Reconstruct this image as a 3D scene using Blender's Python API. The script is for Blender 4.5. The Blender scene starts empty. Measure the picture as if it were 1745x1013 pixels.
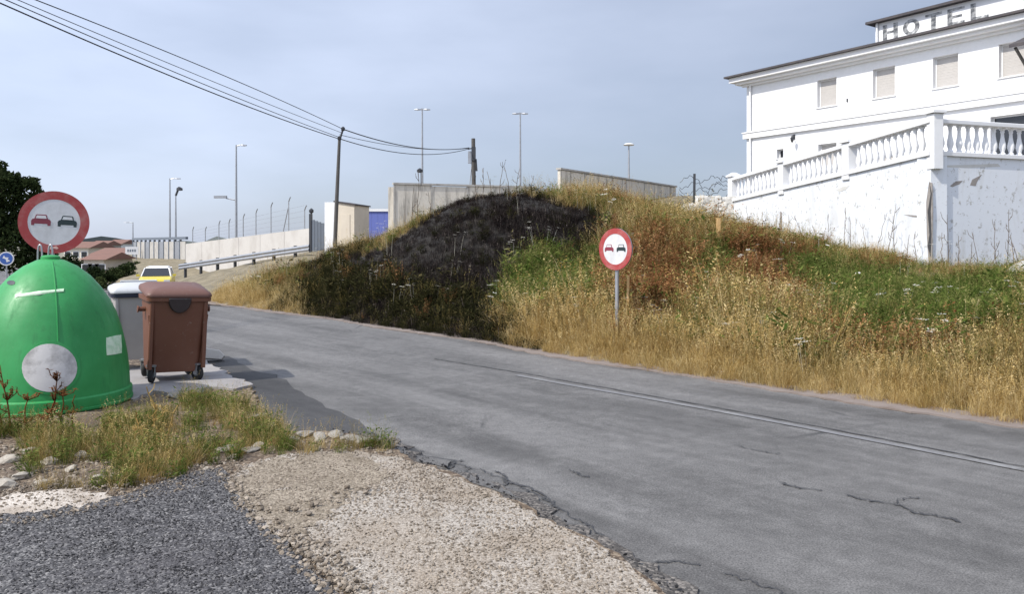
import bpy, bmesh, math, random
import numpy as np
from mathutils import Vector, Matrix
from mathutils.geometry import delaunay_2d_cdt

R = math.radians
SC = bpy.context.scene
COL = SC.collection
rng = np.random.default_rng(7)
random.seed(7)

# ------------------------------------------------------------------ camera, sky, sun, exposure
F, CX, HY, H = 1350.0, 872.0, 415.0, 1.7          # focal length in photo pixels, principal column, horizon row, eye height
cam_d = bpy.data.cameras.new('camera'); cam = bpy.data.objects.new('camera', cam_d); COL.objects.link(cam)
cam.location = (0, 0, H); cam.rotation_euler = (R(90), 0, 0)
cam_d.sensor_width = 36; cam_d.lens = F/1745*36; cam_d.shift_y = -(1013/2-HY)/1745
cam_d.clip_start = 0.05; cam_d.clip_end = 5000
SC.camera = cam

SUN_EL, SUN_AZ = 47.0, 237.5                      # azimuth clockwise from +Y (north): sun stands to the left, a little behind the camera
sd = Vector((math.sin(R(SUN_AZ))*math.cos(R(SUN_EL)), math.cos(R(SUN_AZ))*math.cos(R(SUN_EL)), math.sin(R(SUN_EL))))
sun_d = bpy.data.lights.new('sun', 'SUN'); sun = bpy.data.objects.new('sun', sun_d); COL.objects.link(sun)
sun_d.energy = 4.2; sun_d.angle = R(0.6); sun_d.color = (1.0, 0.95, 0.86)
sun.rotation_euler = sd.to_track_quat('Z', 'Y').to_euler(); sun.location = (-20, -10, 40)

world = bpy.data.worlds.new('World'); SC.world = world; world.use_nodes = True
wn, wl = world.node_tree.nodes, world.node_tree.links
wn.clear()
w_out = wn.new('ShaderNodeOutputWorld'); w_bg = wn.new('ShaderNodeBackground')
w_sky = wn.new('ShaderNodeTexSky'); w_sky.sky_type = 'NISHITA'; w_sky.sun_disc = False
w_sky.sun_elevation = R(SUN_EL); w_sky.sun_rotation = R(SUN_AZ)
w_sky.air_density = 1.0; w_sky.dust_density = 1.5; w_sky.ozone_density = 3.0; w_sky.altitude = 400
# thin grey summer haze veil with faint cloud streaks over the whole dome
w_tc = wn.new('ShaderNodeTexCoord'); w_map = wn.new('ShaderNodeMapping'); w_map.inputs['Scale'].default_value = (1.0, 1.0, 3.2)
w_no = wn.new('ShaderNodeTexNoise'); w_no.inputs['Scale'].default_value = 2.2; w_no.inputs['Detail'].default_value = 5
w_rp = wn.new('ShaderNodeValToRGB'); w_rp.color_ramp.elements[0].position = 0.35; w_rp.color_ramp.elements[1].position = 0.75
w_rp.color_ramp.elements[0].color = (0.62, 0.62, 0.62, 1); w_rp.color_ramp.elements[1].color = (0.78, 0.78, 0.78, 1)
w_mix = wn.new('ShaderNodeMix'); w_mix.data_type = 'RGBA'
# the veil scatters forward: brighter towards the sun's side of the sky, dimmer away from it
w_dot = wn.new('ShaderNodeVectorMath'); w_dot.operation = 'DOT_PRODUCT'; w_dot.inputs[1].default_value = sd
w_gl = wn.new('ShaderNodeMath'); w_gl.operation = 'MULTIPLY_ADD'; w_gl.inputs[1].default_value = 0.95; w_gl.inputs[2].default_value = 1.0
w_vm = wn.new('ShaderNodeVectorMath'); w_vm.operation = 'SCALE'; w_vm.inputs[0].default_value = (7.2, 8.0, 9.95)
wl.new(w_tc.outputs['Generated'], w_dot.inputs[0]); wl.new(w_dot.outputs['Value'], w_gl.inputs[0]); wl.new(w_gl.outputs[0], w_vm.inputs['Scale'])
w_cl = wn.new('ShaderNodeMapRange'); w_cl.inputs['From Min'].default_value = 0.3; w_cl.inputs['From Max'].default_value = 0.75; w_cl.inputs['To Min'].default_value = 0.90; w_cl.inputs['To Max'].default_value = 1.14
w_v2 = wn.new('ShaderNodeVectorMath'); w_v2.operation = 'SCALE'
wl.new(w_no.outputs['Fac'], w_cl.inputs['Value']); wl.new(w_vm.outputs[0], w_v2.inputs[0]); wl.new(w_cl.outputs[0], w_v2.inputs['Scale']); wl.new(w_v2.outputs[0], w_mix.inputs[7])
w_bg.inputs['Strength'].default_value = 0.10
wl.new(w_tc.outputs['Generated'], w_map.inputs['Vector']); wl.new(w_map.outputs['Vector'], w_no.inputs['Vector'])
wl.new(w_no.outputs['Fac'], w_rp.inputs['Fac']); wl.new(w_rp.outputs['Color'], w_mix.inputs[0])
wl.new(w_sky.outputs['Color'], w_mix.inputs[6]); wl.new(w_mix.outputs[2], w_bg.inputs['Color'])
wl.new(w_bg.outputs['Background'], w_out.inputs['Surface'])

SC.render.engine = 'CYCLES'
SC.view_settings.view_transform = 'Standard'; SC.view_settings.look = 'None'
SC.view_settings.exposure = 0.20; SC.view_settings.gamma = 1.0; SC.view_settings.use_curve_mapping = False
SC.cycles.use_denoising = True
SC.cycles.max_bounces = 4; SC.cycles.diffuse_bounces = 2; SC.cycles.transparent_max_bounces = 6

# ------------------------------------------------------------------ helpers
def P(u, v, Y):
    """photo pixel at distance Y -> world point"""
    return Vector(((u-CX)/F*Y, Y, H-(v-HY)/F*Y))
def G(u, v):
    Y = H*F/(v-HY); return Vector(((u-CX)/F*Y, Y, 0.0))

def lie(y):
    """the land falls away gently along the road beyond the bins"""
    return np.interp(y, [-60, 21, 30, 46, 70, 110, 200, 420], [0, 0, -0.3, -1.12, -1.3, -1.1, -0.5, -0.1])
def hash2(ix, iy, seed):
    n = (ix.astype(np.int64)*374761393 + iy.astype(np.int64)*668265263 + seed*1442695041) & 0x7fffffff
    n = ((n ^ (n >> 13))*1274126177) & 0x7fffffff
    return ((n ^ (n >> 16)) & 0xffff)/65535.0
def vnoise(x, y, seed=0):
    x = np.asarray(x, float); y = np.asarray(y, float)
    ix, iy = np.floor(x), np.floor(y); fx, fy = x-ix, y-iy
    fx = fx*fx*(3-2*fx); fy = fy*fy*(3-2*fy)
    a = hash2(ix, iy, seed); b = hash2(ix+1, iy, seed); c = hash2(ix, iy+1, seed); d = hash2(ix+1, iy+1, seed)
    return (a*(1-fx)+b*fx)*(1-fy)+(c*(1-fx)+d*fx)*fy
def fbm(x, y, seed=0, o=4):
    s = 0; a = 0.5
    for k in range(o):
        s = s+a*(vnoise(x*2**k, y*2**k, seed+k)-0.5)*2; a *= 0.5
    return s
def in_poly(x, y, poly):
    x = np.asarray(x, float); y = np.asarray(y, float); r = np.zeros(x.shape, bool); n = len(poly)
    for i in range(n):
        x0, y0 = poly[i][0], poly[i][1]; x1, y1 = poly[(i+1) % n][0], poly[(i+1) % n][1]
        if y0 == y1: continue
        c = ((y0 > y) != (y1 > y)) & (x < (x1-x0)*(y-y0)/(y1-y0)+x0); r ^= c
    return r

ORD = 'first second third fourth fifth sixth seventh eighth ninth tenth eleventh twelfth thirteenth fourteenth fifteenth sixteenth seventeenth eighteenth nineteenth twentieth'.split()
ORD += ['twenty-'+w for w in ORD[:9]]
def nth(us, i): return ORD[sorted(range(len(us)), key=lambda k: us[k]).index(i)]
class MB:
    def __init__(s): s.v = []; s.f = []
    def add(s, vs, fs, M=None):
        o = len(s.v)
        s.v += [tuple(M @ Vector(p)) if M is not None else tuple(p) for p in vs]
        s.f += [tuple(i+o for i in q) for q in fs]; return s
    def box(s, x0, x1, y0, y1, z0, z1, M=None):
        return s.add([(x0,y0,z0),(x1,y0,z0),(x1,y1,z0),(x0,y1,z0),(x0,y0,z1),(x1,y0,z1),(x1,y1,z1),(x0,y1,z1)],
                     [(0,3,2,1),(4,5,6,7),(0,1,5,4),(1,2,6,5),(2,3,7,6),(3,0,4,7)], M)
    def tube(s, pts, r, n=8, caps=True):
        pts = [Vector(p) for p in pts]; rs = r if isinstance(r, (list, tuple)) else [r]*len(pts)
        vs = []; fs = []; up = None
        for i, p in enumerate(pts):
            d = (pts[min(i+1, len(pts)-1)]-pts[max(i-1, 0)]).normalized()
            if up is None: up = Vector((0,0,1)) if abs(d.z) < 0.9 else Vector((1,0,0))
            a = d.cross(up).normalized(); b = a.cross(d).normalized(); up = b
            for k in range(n):
                t = 2*math.pi*k/n; vs.append(p+(a*math.cos(t)+b*math.sin(t))*rs[i])
        for i in range(len(pts)-1):
            for k in range(n):
                k2 = (k+1) % n; fs.append((i*n+k, i*n+k2, (i+1)*n+k2, (i+1)*n+k))
        if caps:
            fs.append(tuple(range(n))); fs.append(tuple(reversed(range((len(pts)-1)*n, len(pts)*n))))
        return s.add(vs, fs)
    def lathe(s, prof, n=24, M=None, caps=True):
        vs = [(r*math.cos(2*math.pi*k/n), r*math.sin(2*math.pi*k/n), z) for r, z in prof for k in range(n)]
        fs = [(i*n+k, i*n+(k+1) % n, (i+1)*n+(k+1) % n, (i+1)*n+k) for i in range(len(prof)-1) for k in range(n)]
        if caps:
            fs.append(tuple(reversed(range(n)))); fs.append(tuple(range((len(prof)-1)*n, len(prof)*n)))
        return s.add(vs, fs, M)
    def prism(s, poly, a, b, M=None):
        """poly in (x,z), extruded along y from a to b"""
        n = len(poly); vs = [(p[0], a, p[1]) for p in poly]+[(p[0], b, p[1]) for p in poly]
        fs = [tuple(range(n)), tuple(reversed(range(n, 2*n)))]
        fs += [(i, n+i, n+(i+1) % n, (i+1) % n) for i in range(n)]
        return s.add(vs, fs, M)
    def loft(s, rings, M=None, caps=True):
        n = len(rings[0]); vs = [p for r_ in rings for p in r_]
        fs = [(i*n+k, i*n+(k+1) % n, (i+1)*n+(k+1) % n, (i+1)*n+k) for i in range(len(rings)-1) for k in range(n)]
        if caps: fs += [tuple(reversed(range(n))), tuple(range((len(rings)-1)*n, len(rings)*n))]
        return s.add(vs, fs, M)
    def mesh(s, name, mat, smooth=False):
        me = bpy.data.meshes.new(name); me.from_pydata(s.v, [], s.f); me.materials.append(mat)
        bm = bmesh.new(); bm.from_mesh(me); bmesh.ops.recalc_face_normals(bm, faces=bm.faces); bm.to_mesh(me); bm.free()
        if smooth:
            me.polygons.foreach_set('use_smooth', [True]*len(me.polygons))
            me.set_sharp_from_angle(angle=R(40))
        return me
    def build(s, name, mat, parent=None, smooth=False, bevel=0.0):
        o = bpy.data.objects.new(name, s.mesh(name, mat, smooth)); COL.objects.link(o)
        if parent is not None: o.parent = parent
        if bevel:
            m = o.modifiers.new('edge', 'BEVEL'); m.width = bevel; m.segments = 2; m.limit_method = 'ANGLE'; m.angle_limit = R(40)
        return o

def tag(o, label=None, cat=None, group=None, kind=None):
    if label: o['label'] = label
    if cat: o['category'] = cat
    if group: o['group'] = group
    if kind: o['kind'] = kind
    return o
def thing(name, label, cat, loc=(0,0,0), rz=0.0, group=None):
    o = bpy.data.objects.new(name, None); COL.objects.link(o); o.location = loc; o.rotation_euler = (0,0,rz)
    o.empty_display_size = 0.2
    return tag(o, label, cat, group)
def dup(o, parent=None, loc=None, rz=None, sc=None, label=None):
    c = o.copy(); COL.objects.link(c)
    if parent is not None: c.parent = parent
    for ch in o.children: dup(ch, c)
    if loc is not None: c.location = loc
    if rz is not None: c.rotation_euler = (0,0,rz)
    if sc is not None: c.scale = sc if hasattr(sc, '__len__') else (sc,)*3
    if label: c['label'] = label
    return c
def obj_of(me, name, parent=None, loc=(0,0,0), rot=(0,0,0), sc=(1,1,1)):
    o = bpy.data.objects.new(name, me); COL.objects.link(o); o.location = loc; o.rotation_euler = rot; o.scale = sc
    if parent is not None: o.parent = parent
    return o
def rrect(w, d, r, z, n=4):
    pts = []
    for cx, cy, a0 in ((w/2-r, d/2-r, 0), (-w/2+r, d/2-r, 90), (-w/2+r, -d/2+r, 180), (w/2-r, -d/2+r, 270)):
        for k in range(n+1):
            a = R(a0+90*k/n); pts.append((cx+r*math.cos(a), cy+r*math.sin(a), z))
    return pts

# ------------------------------------------------------------------ materials
def new_mat(name):
    m = bpy.data.materials.new(name); m.use_nodes = True
    nt = m.node_tree; b = nt.nodes['Principled BSDF']; return m, nt, nt.nodes, nt.links, b
def noise(nt, vec, scale, detail=4, rough=0.55, dist=0.0):
    n = nt.nodes.new('ShaderNodeTexNoise'); n.inputs['Scale'].default_value = scale; n.inputs['Detail'].default_value = detail
    n.inputs['Roughness'].default_value = rough; n.inputs['Distortion'].default_value = dist
    if vec is not None: nt.links.new(vec, n.inputs['Vector'])
    return n.outputs['Fac']
def ramp(nt, fac, stops):
    r = nt.nodes.new('ShaderNodeValToRGB'); e = r.color_ramp.elements
    while len(e) < len(stops): e.new(0.5)
    for k, (p, c) in enumerate(stops):
        e[k].position = p; e[k].color = (c[0], c[1], c[2], 1) if hasattr(c, '__len__') else (c, c, c, 1)
    nt.links.new(fac, r.inputs['Fac']); return r.outputs['Color']
def mixc(nt, fac, a, b, mode='MIX'):
    m = nt.nodes.new('ShaderNodeMix'); m.data_type = 'RGBA'; m.blend_type = mode
    for sock, val in ((0, fac), (6, a), (7, b)):
        if hasattr(val, 'is_linked'): nt.links.new(val, m.inputs[sock])
        elif sock == 0: m.inputs[0].default_value = val
        else: m.inputs[sock].default_value = (val[0], val[1], val[2], 1)
    return m.outputs[2]
def coords(nt, kind='Object', scale=(1,1,1), rot=(0,0,0)):
    t = nt.nodes.new('ShaderNodeTexCoord'); m = nt.nodes.new('ShaderNodeMapping')
    m.inputs['Scale'].default_value = scale; m.inputs['Rotation'].default_value = rot
    nt.links.new(t.outputs[kind], m.inputs['Vector']); return m.outputs['Vector']
def bump(nt, b, height, strength=0.3, dist=0.02):
    n = nt.nodes.new('ShaderNodeBump'); n.inputs['Strength'].default_value = strength; n.inputs['Distance'].default_value = dist
    nt.links.new(height, n.inputs['Height']); nt.links.new(n.outputs['Normal'], b.inputs['Normal'])

def worn(name, col, dirt=(0.2,0.17,0.13), amount=0.35, rough=0.6, scale=3.0, metal=0.0, bumps=0.1):
    """plain coat with patches of grime of their own shape"""
    m, nt, N, L, b = new_mat(name); v = coords(nt)
    f = noise(nt, v, scale, 6, 0.65); f2 = noise(nt, v, scale*9, 3)
    g = ramp(nt, f, [(0.45, 0.0), (0.75, amount)])
    c = mixc(nt, g, col, dirt)
    c = mixc(nt, ramp(nt, f2, [(0.3, 0.0), (0.8, 0.25)]), c, tuple(x*0.72 for x in col))
    L.new(c, b.inputs['Base Color']); b.inputs['Roughness'].default_value = rough; b.inputs['Metallic'].default_value = metal
    if bumps: bump(nt, b, f2, bumps, 0.01)
    return m
def flat(name, col, rough=0.5, metal=0.0):
    m, nt, N, L, b = new_mat(name); v = coords(nt)
    c = mixc(nt, ramp(nt, noise(nt, v, 6, 3), [(0.35, 0.0), (0.7, 0.3)]), col, tuple(x*0.75 for x in col))
    L.new(c, b.inputs['Base Color']); b.inputs['Roughness'].default_value = rough; b.inputs['Metallic'].default_value = metal
    return m

ROAD_ANG = math.atan2(0.74, -0.67)
def m_asphalt(name, lo, hi, grain=95, streak=0.5, rough=0.8):
    m, nt, N, L, b = new_mat(name)
    v = coords(nt); m2 = N.new('ShaderNodeMapping'); m2.inputs['Scale'].default_value = (0.16, 1.5, 1); L.new(coords(nt, rot=(0,0,-ROAD_ANG)), m2.inputs['Vector']); vs = m2.outputs['Vector']
    big = noise(nt, vs, 1.0, 5, 0.6, 0.4); med = noise(nt, v, 1.3, 6, 0.65); g = noise(nt, v, grain, 2, 0.7)
    c = ramp(nt, big, [(0.36, lo), (0.62, hi)])
    c = mixc(nt, ramp(nt, med, [(0.5, 0.0), (0.75, streak)]), c, tuple(x*1.35 for x in hi))
    c = mixc(nt, ramp(nt, med, [(0.25, 0.5), (0.42, 0.0)]), c, tuple(x*0.7 for x in lo))
    mot = noise(nt, v, 7.0, 5, 0.7)
    c = mixc(nt, 0.8, c, ramp(nt, mot, [(0.3, 0.72), (0.7, 1.25)]), 'MULTIPLY')
    c = mixc(nt, 0.9, c, ramp(nt, g, [(0.3, 0.42), (0.7, 1.6)]), 'MULTIPLY')
    spk = noise(nt, v, 38, 2, 0.8); c = mixc(nt, ramp(nt, spk, [(0.66, 0.0), (0.74, 0.55)]), c, tuple(x*1.9 for x in hi)); c = mixc(nt, ramp(nt, spk, [(0.25, 0.6), (0.34, 0.0)]), c, tuple(x*0.5 for x in lo))
    cr = N.new('ShaderNodeTexVoronoi'); cr.feature = 'DISTANCE_TO_EDGE'; cr.inputs['Scale'].default_value = 0.55
    wv = mixc(nt, 0.35, v, N.new('ShaderNodeTexNoise').outputs['Color'])
    L.new(wv, cr.inputs['Vector'])
    msk = ramp(nt, noise(nt, v, 0.5, 3), [(0.55, 0.0), (0.62, 0.8)])
    line = ramp(nt, cr.outputs['Distance'], [(0.0, 1.0), (0.008, 0.0)])
    fk = mixc(nt, 1.0, msk, line, 'MULTIPLY')
    c = mixc(nt, fk, c, (0.02, 0.02, 0.021))
    L.new(c, b.inputs['Base Color']); b.inputs['Roughness'].default_value = rough
    bump(nt, b, g, 0.35, 0.006); return m
def m_grit(name, stops, scale=70, bscale=0.7, extra=None, brk=0.5, vtiles=True):
    """loose grit: small stones of many tones over a slow drift of colour"""
    m, nt, N, L, b = new_mat(name); v = coords(nt)
    vo = N.new('ShaderNodeTexVoronoi'); vo.inputs['Scale'].default_value = scale; L.new(v, vo.inputs['Vector'])
    bw = N.new('ShaderNodeRGBToBW'); L.new(vo.outputs['Color'], bw.inputs[0])
    c = ramp(nt, bw.outputs[0], stops)
    med = noise(nt, v, bscale, 6, 0.65)
    if extra: c = mixc(nt, ramp(nt, med, [(0.45, 0.0), (0.65, brk)]), c, extra)
    fine = noise(nt, v, scale*2.2, 2)
    c = mixc(nt, 0.35, c, ramp(nt, fine, [(0.3, 0.45), (0.7, 1.4)]), 'MULTIPLY')
    L.new(c, b.inputs['Base Color']); b.inputs['Roughness'].default_value = 0.95
    inv = ramp(nt, vo.outputs['Distance'], [(0.0, 1.0), (0.7, 0.0)])
    bump(nt, b, inv, 0.5, 0.007); return m

M = {}
M['road'] = m_asphalt('road asphalt', (0.070,0.067,0.064), (0.134,0.129,0.124))
M['patch'] = m_asphalt('asphalt patch with bin shade', (0.026,0.025,0.025), (0.056,0.054,0.053), streak=0.3)  # newer asphalt, its dark tone partly the bin's shadow painted in
M['driveway'] = m_grit('coarse old asphalt', [(0.15,(0.022,0.022,0.024)),(0.45,(0.058,0.056,0.058)),(0.7,(0.12,0.115,0.115)),(0.9,(0.26,0.25,0.24))], 85, 0.9, (0.055,0.05,0.055), 0.45)
M['gravel'] = m_grit('pale gravel', [(0.1,(0.14,0.12,0.10)),(0.45,(0.285,0.25,0.21)),(0.8,(0.41,0.37,0.32))], 90, 0.9, (0.22,0.165,0.11), 0.7)
M['dirt'] = m_grit('verge dirt', [(0.1,(0.05,0.034,0.022)),(0.5,(0.125,0.088,0.056)),(0.85,(0.27,0.215,0.155))], 45, 1.1, (0.075,0.05,0.035), 0.75)
M['sand'] = m_grit('pale grit', [(0.1,(0.36,0.31,0.26)),(0.85,(0.58,0.53,0.47))], 120, 3.0, (0.26,0.21,0.16), 0.7)
M['plain'] = m_grit('far ground', [(0.1,(0.16,0.15,0.11)),(0.85,(0.24,0.22,0.17))], 3, 0.05, (0.12,0.14,0.07), 0.5)
M['concrete'] = worn('old concrete', (0.42,0.40,0.37), (0.17,0.15,0.12), 0.7, 0.9, 2.0, bumps=0.3)
M['pad'] = worn('bin pad concrete', (0.29,0.275,0.27), (0.15,0.13,0.12), 0.6, 0.9, 2.6, bumps=0.4)
M['chunk'] = worn('dusty concrete', (0.31,0.285,0.25), (0.14,0.12,0.09), 0.8, 0.95, 5.0, bumps=0.5)
M['stone'] = worn('field stone', (0.40,0.36,0.30), (0.16,0.12,0.09), 0.6, 0.9, 6.0, bumps=0.5)
M['crack'] = flat('open crack', (0.045,0.045,0.047), 0.95)
M['galv'] = worn('galvanised steel', (0.36,0.37,0.39), (0.2,0.18,0.16), 0.4, 0.45, 4, 0.6, 0.05)
M['darkmetal'] = flat('dark steel', (0.05,0.052,0.058), 0.5, 0.4)
M['wood'] = worn('weathered pole wood', (0.085,0.08,0.075), (0.05,0.045,0.04), 0.6, 0.9, 5)
M['stake'] = worn('bare stake wood', (0.52,0.33,0.14), (0.3,0.2,0.1), 0.4, 0.8, 8)
M['rubber'] = flat('tyre rubber', (0.02,0.02,0.021), 0.8)
M['cable'] = flat('cable sheath', (0.028,0.028,0.032), 0.6)
M['white_wall'] = worn('white plaster', (0.72,0.72,0.725), (0.62,0.60,0.56), 0.3, 0.9, 0.8, bumps=0.06)
M['lettering'] = worn('faded letter paint', (0.085,0.09,0.10), (0.70,0.70,0.69), 1.0, 0.9, 3.4, bumps=0)
M['blind'] = flat('roller blind', (0.47,0.445,0.42), 0.7)
M['roof_dark'] = worn('dark roof tile', (0.055,0.05,0.055), (0.12,0.10,0.09), 0.6, 0.85, 3)
M['roof_red'] = worn('red roof tile', (0.19,0.10,0.075), (0.12,0.075,0.06), 0.6, 0.9, 1.2)
M['glass'] = flat('dark pane', (0.02,0.022,0.026), 0.12)
M['cream'] = worn('cream render', (0.62,0.55,0.45), (0.40,0.34,0.28), 0.4, 0.9, 0.5)
M['blue_metal'] = flat('blue cladding', (0.11,0.14,0.40), 0.6)
M['beige_wall'] = worn('dusty beige wall', (0.50,0.475,0.445), (0.30,0.27,0.24), 0.6, 0.9, 0.7)
M['slate'] = flat('slate grey sheet', (0.12,0.14,0.17), 0.6)

def m_plaster_stained():
    m, nt, N, L, b = new_mat('peeling white paint'); v = coords(nt); vs = coords(nt, scale=(1,1,0.28))
    f = noise(nt, vs, 2.2, 8, 0.7, 0.4); g = noise(nt, v, 7.0, 6, 0.7)
    c = mixc(nt, ramp(nt, f, [(0.52, 0.0), (0.66, 0.55)]), (0.66,0.685,0.72), (0.52,0.52,0.51))
    c = mixc(nt, ramp(nt, g, [(0.57, 0.0), (0.65, 0.85)]), c, (0.34,0.33,0.305))
    L.new(c, b.inputs['Base Color']); b.inputs['Roughness'].default_value = 0.9; bump(nt, b, g, 0.25, 0.015); return m
M['stained'] = m_plaster_stained()
def m_streaked():
    m, nt, N, L, b = new_mat('rain-streaked concrete'); v = coords(nt); vs = coords(nt, scale=(1,1,0.12))
    f = noise(nt, vs, 3.2, 5, 0.7, 0.2); g = noise(nt, v, 6.0, 5, 0.6)
    c = mixc(nt, ramp(nt, f, [(0.50, 0.0), (0.64, 0.75)]), (0.62,0.575,0.50), (0.20,0.18,0.155))
    c = mixc(nt, ramp(nt, g, [(0.4, 0.0), (0.8, 0.4)]), c, (0.42,0.38,0.32))
    L.new(c, b.inputs['Base Color']); b.inputs['Roughness'].default_value = 0.95; return m
M['streaked'] = m_streaked()
def m_plastic(name, col, faded, rough=0.42):
    m, nt, N, L, b = new_mat(name); v = coords(nt)
    f = noise(nt, v, 1.7, 6, 0.6); g = noise(nt, v, 22, 4, 0.7); s = noise(nt, coords(nt, scale=(1,1,0.2)), 9, 4, 0.7)
    c = mixc(nt, ramp(nt, f, [(0.40, 0.0), (0.72, 0.65)]), col, faded)
    c = mixc(nt, ramp(nt, s, [(0.58, 0.0), (0.78, 0.4)]), c, tuple(x*0.5+0.03 for x in col))
    c = mixc(nt, ramp(nt, g, [(0.62, 0.0), (0.72, 0.25)]), c, (0.35,0.33,0.28))
    L.new(c, b.inputs['Base Color']); b.inputs['Roughness'].default_value = rough; bump(nt, b, g, 0.06, 0.01); return m
def m_dome():
    m, nt, N, L, b = new_mat('weathered green fibreglass'); v = coords(nt); vd = coords(nt, scale=(1,1,0.13))
    f = noise(nt, v, 1.6, 6, 0.6); dr = noise(nt, vd, 11, 5, 0.7); sc = noise(nt, coords(nt, scale=(1,1,5)), 7, 6, 0.8); g = noise(nt, v, 26, 5, 0.75)
    c = mixc(nt, ramp(nt, f, [(0.38, 0.0), (0.7, 0.8)]), (0.010,0.19,0.040), (0.035,0.31,0.085))
    c = mixc(nt, ramp(nt, dr, [(0.55, 0.0), (0.72, 0.45)]), c, (0.012,0.09,0.03))
    c = mixc(nt, ramp(nt, sc, [(0.66, 0.0), (0.74, 0.45)]), c, (0.14,0.36,0.17))
    c = mixc(nt, ramp(nt, g, [(0.64, 0.0), (0.74, 0.45)]), c, (0.22,0.24,0.17))
    L.new(c, b.inputs['Base Color']); L.new(ramp(nt, dr, [(0.3, 0.38), (0.7, 0.65)]), b.inputs['Roughness']); bump(nt, b, f, 0.12, 0.05); return m
M['green'] = m_dome()
M['brown'] = m_plastic('brown bin plastic', (0.135,0.050,0.026), (0.17,0.075,0.046), 0.55)
M['brown_lid'] = m_plastic('brown lid plastic', (0.120,0.052,0.036), (0.155,0.080,0.062), 0.55)
M['brown_dark'] = m_plastic('dark hatch plastic', (0.022,0.014,0.014), (0.04,0.025,0.024), 0.5)
M['grey_bin'] = m_plastic('grey bin plastic', (0.34,0.32,0.31), (0.46,0.43,0.42), 0.5)
M['grey_lid'] = m_plastic('pale lid plastic', (0.42,0.43,0.44), (0.55,0.55,0.55), 0.5)
M['navy'] = flat('navy rim plastic', (0.02,0.025,0.045), 0.5)
M['sign_red'] = worn('sign red', (0.33,0.04,0.04), (0.40,0.17,0.15), 0.9, 0.55, 5, bumps=0)
M['sign_white'] = worn('sign white', (0.60,0.60,0.61), (0.36,0.35,0.34), 0.6, 0.5, 5, bumps=0)
M['sign_black'] = flat('sign black', (0.015,0.03,0.033), 0.5)
M['sign_dark_red'] = flat('sign car red', (0.20,0.03,0.05), 0.5)
M['sign_blue'] = flat('sign blue', (0.03,0.09,0.32), 0.5)
M['sticker'] = worn('weathered white disc', (0.56,0.54,0.52), (0.13,0.12,0.11), 1.1, 0.7, 4.5, bumps=0.05)
M['strip'] = worn('pale strip', (0.60,0.72,0.55), (0.15,0.45,0.18), 0.8, 0.6, 14, bumps=0)
M['car_yellow'] = flat('yellow car paint', (0.62,0.50,0.05), 0.3)
M['car_white'] = flat('white car paint', (0.75,0.75,0.75), 0.3)
M['bark'] = worn('bark', (0.07,0.05,0.035), (0.03,0.025,0.02), 0.6, 0.95, 6, bumps=0.6)
M['litter'] = worn('pale litter', (0.58,0.55,0.50), (0.5,0.46,0.4), 0.4, 0.7, 9)
M['terrace'] = worn('terrace slab', (0.5,0.48,0.45), (0.3,0.28,0.25), 0.5, 0.9, 1)

def m_leaf(name, stops, trans=0.35, rough=0.6):
    """blade / leaf: colour varies per clump (instance) and per blade"""
    m, nt, N, L, b = new_mat(name)
    oi = N.new('ShaderNodeObjectInfo'); at = N.new('ShaderNodeAttribute'); at.attribute_name = 'rnd'
    ma = N.new('ShaderNodeMath'); ma.operation = 'MULTIPLY_ADD'; ma.inputs[1].default_value = 0.5
    mb = N.new('ShaderNodeMath'); mb.operation = 'MULTIPLY'; mb.inputs[1].default_value = 0.5
    L.new(oi.outputs['Random'], mb.inputs[0]); L.new(at.outputs['Fac'], ma.inputs[0]); L.new(mb.outputs[0], ma.inputs[2])
    c = ramp(nt, ma.outputs[0], stops)
    d = N.new('ShaderNodeBsdfDiffuse'); t = N.new('ShaderNodeBsdfTranslucent'); x = N.new('ShaderNodeMixShader'); x.inputs[0].default_value = trans
    L.new(c, d.inputs['Color']); L.new(c, t.inputs['Color']); L.new(d.outputs[0], x.inputs[1]); L.new(t.outputs[0], x.inputs[2])
    L.new(x.outputs[0], N['Material Output'].inputs['Surface']); return m
M['straw'] = m_leaf('dry straw', [(0.1,(0.16,0.084,0.028)),(0.32,(0.35,0.22,0.075)),(0.56,(0.52,0.375,0.145)),(0.82,(0.68,0.54,0.29))])
M['olive'] = m_leaf('drying grass', [(0.1,(0.07,0.06,0.018)),(0.4,(0.16,0.125,0.04)),(0.7,(0.27,0.21,0.075)),(0.9,(0.46,0.36,0.17))])
M['fresh'] = m_leaf('green weeds', [(0.1,(0.030,0.050,0.010)),(0.4,(0.075,0.115,0.024)),(0.7,(0.14,0.17,0.042)),(0.92,(0.32,0.28,0.11))])
M['deep'] = m_leaf('dark green weeds', [(0.1,(0.011,0.011,0.006)),(0.45,(0.024,0.025,0.010)),(0.75,(0.046,0.044,0.019)),(0.95,(0.12,0.10,0.045))])
M['char'] = m_leaf('charred stems', [(0.1,(0.010,0.008,0.008)),(0.55,(0.022,0.017,0.016)),(0.82,(0.055,0.044,0.04)),(0.96,(0.20,0.17,0.15))], 0.1)
M['rust'] = m_leaf('rusty dry weeds', [(0.1,(0.085,0.036,0.016)),(0.5,(0.20,0.088,0.036)),(0.85,(0.38,0.21,0.10))], 0.25)
M['stalk'] = m_leaf('bare weed stalk', [(0.2,(0.13,0.10,0.075)),(0.8,(0.30,0.24,0.18))], 0.1)
M['foliage_dark'] = m_leaf('dark foliage', [(0.1,(0.010,0.016,0.008)),(0.6,(0.024,0.036,0.014)),(0.95,(0.05,0.065,0.026))], 0.25)
M['foliage'] = m_leaf('shrub foliage', [(0.1,(0.03,0.04,0.016)),(0.6,(0.06,0.08,0.03)),(0.95,(0.11,0.12,0.05))], 0.25)
M['petal'] = m_leaf('white umbel', [(0.2,(0.55,0.52,0.42)),(0.8,(0.75,0.73,0.66))], 0.2)

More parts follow.
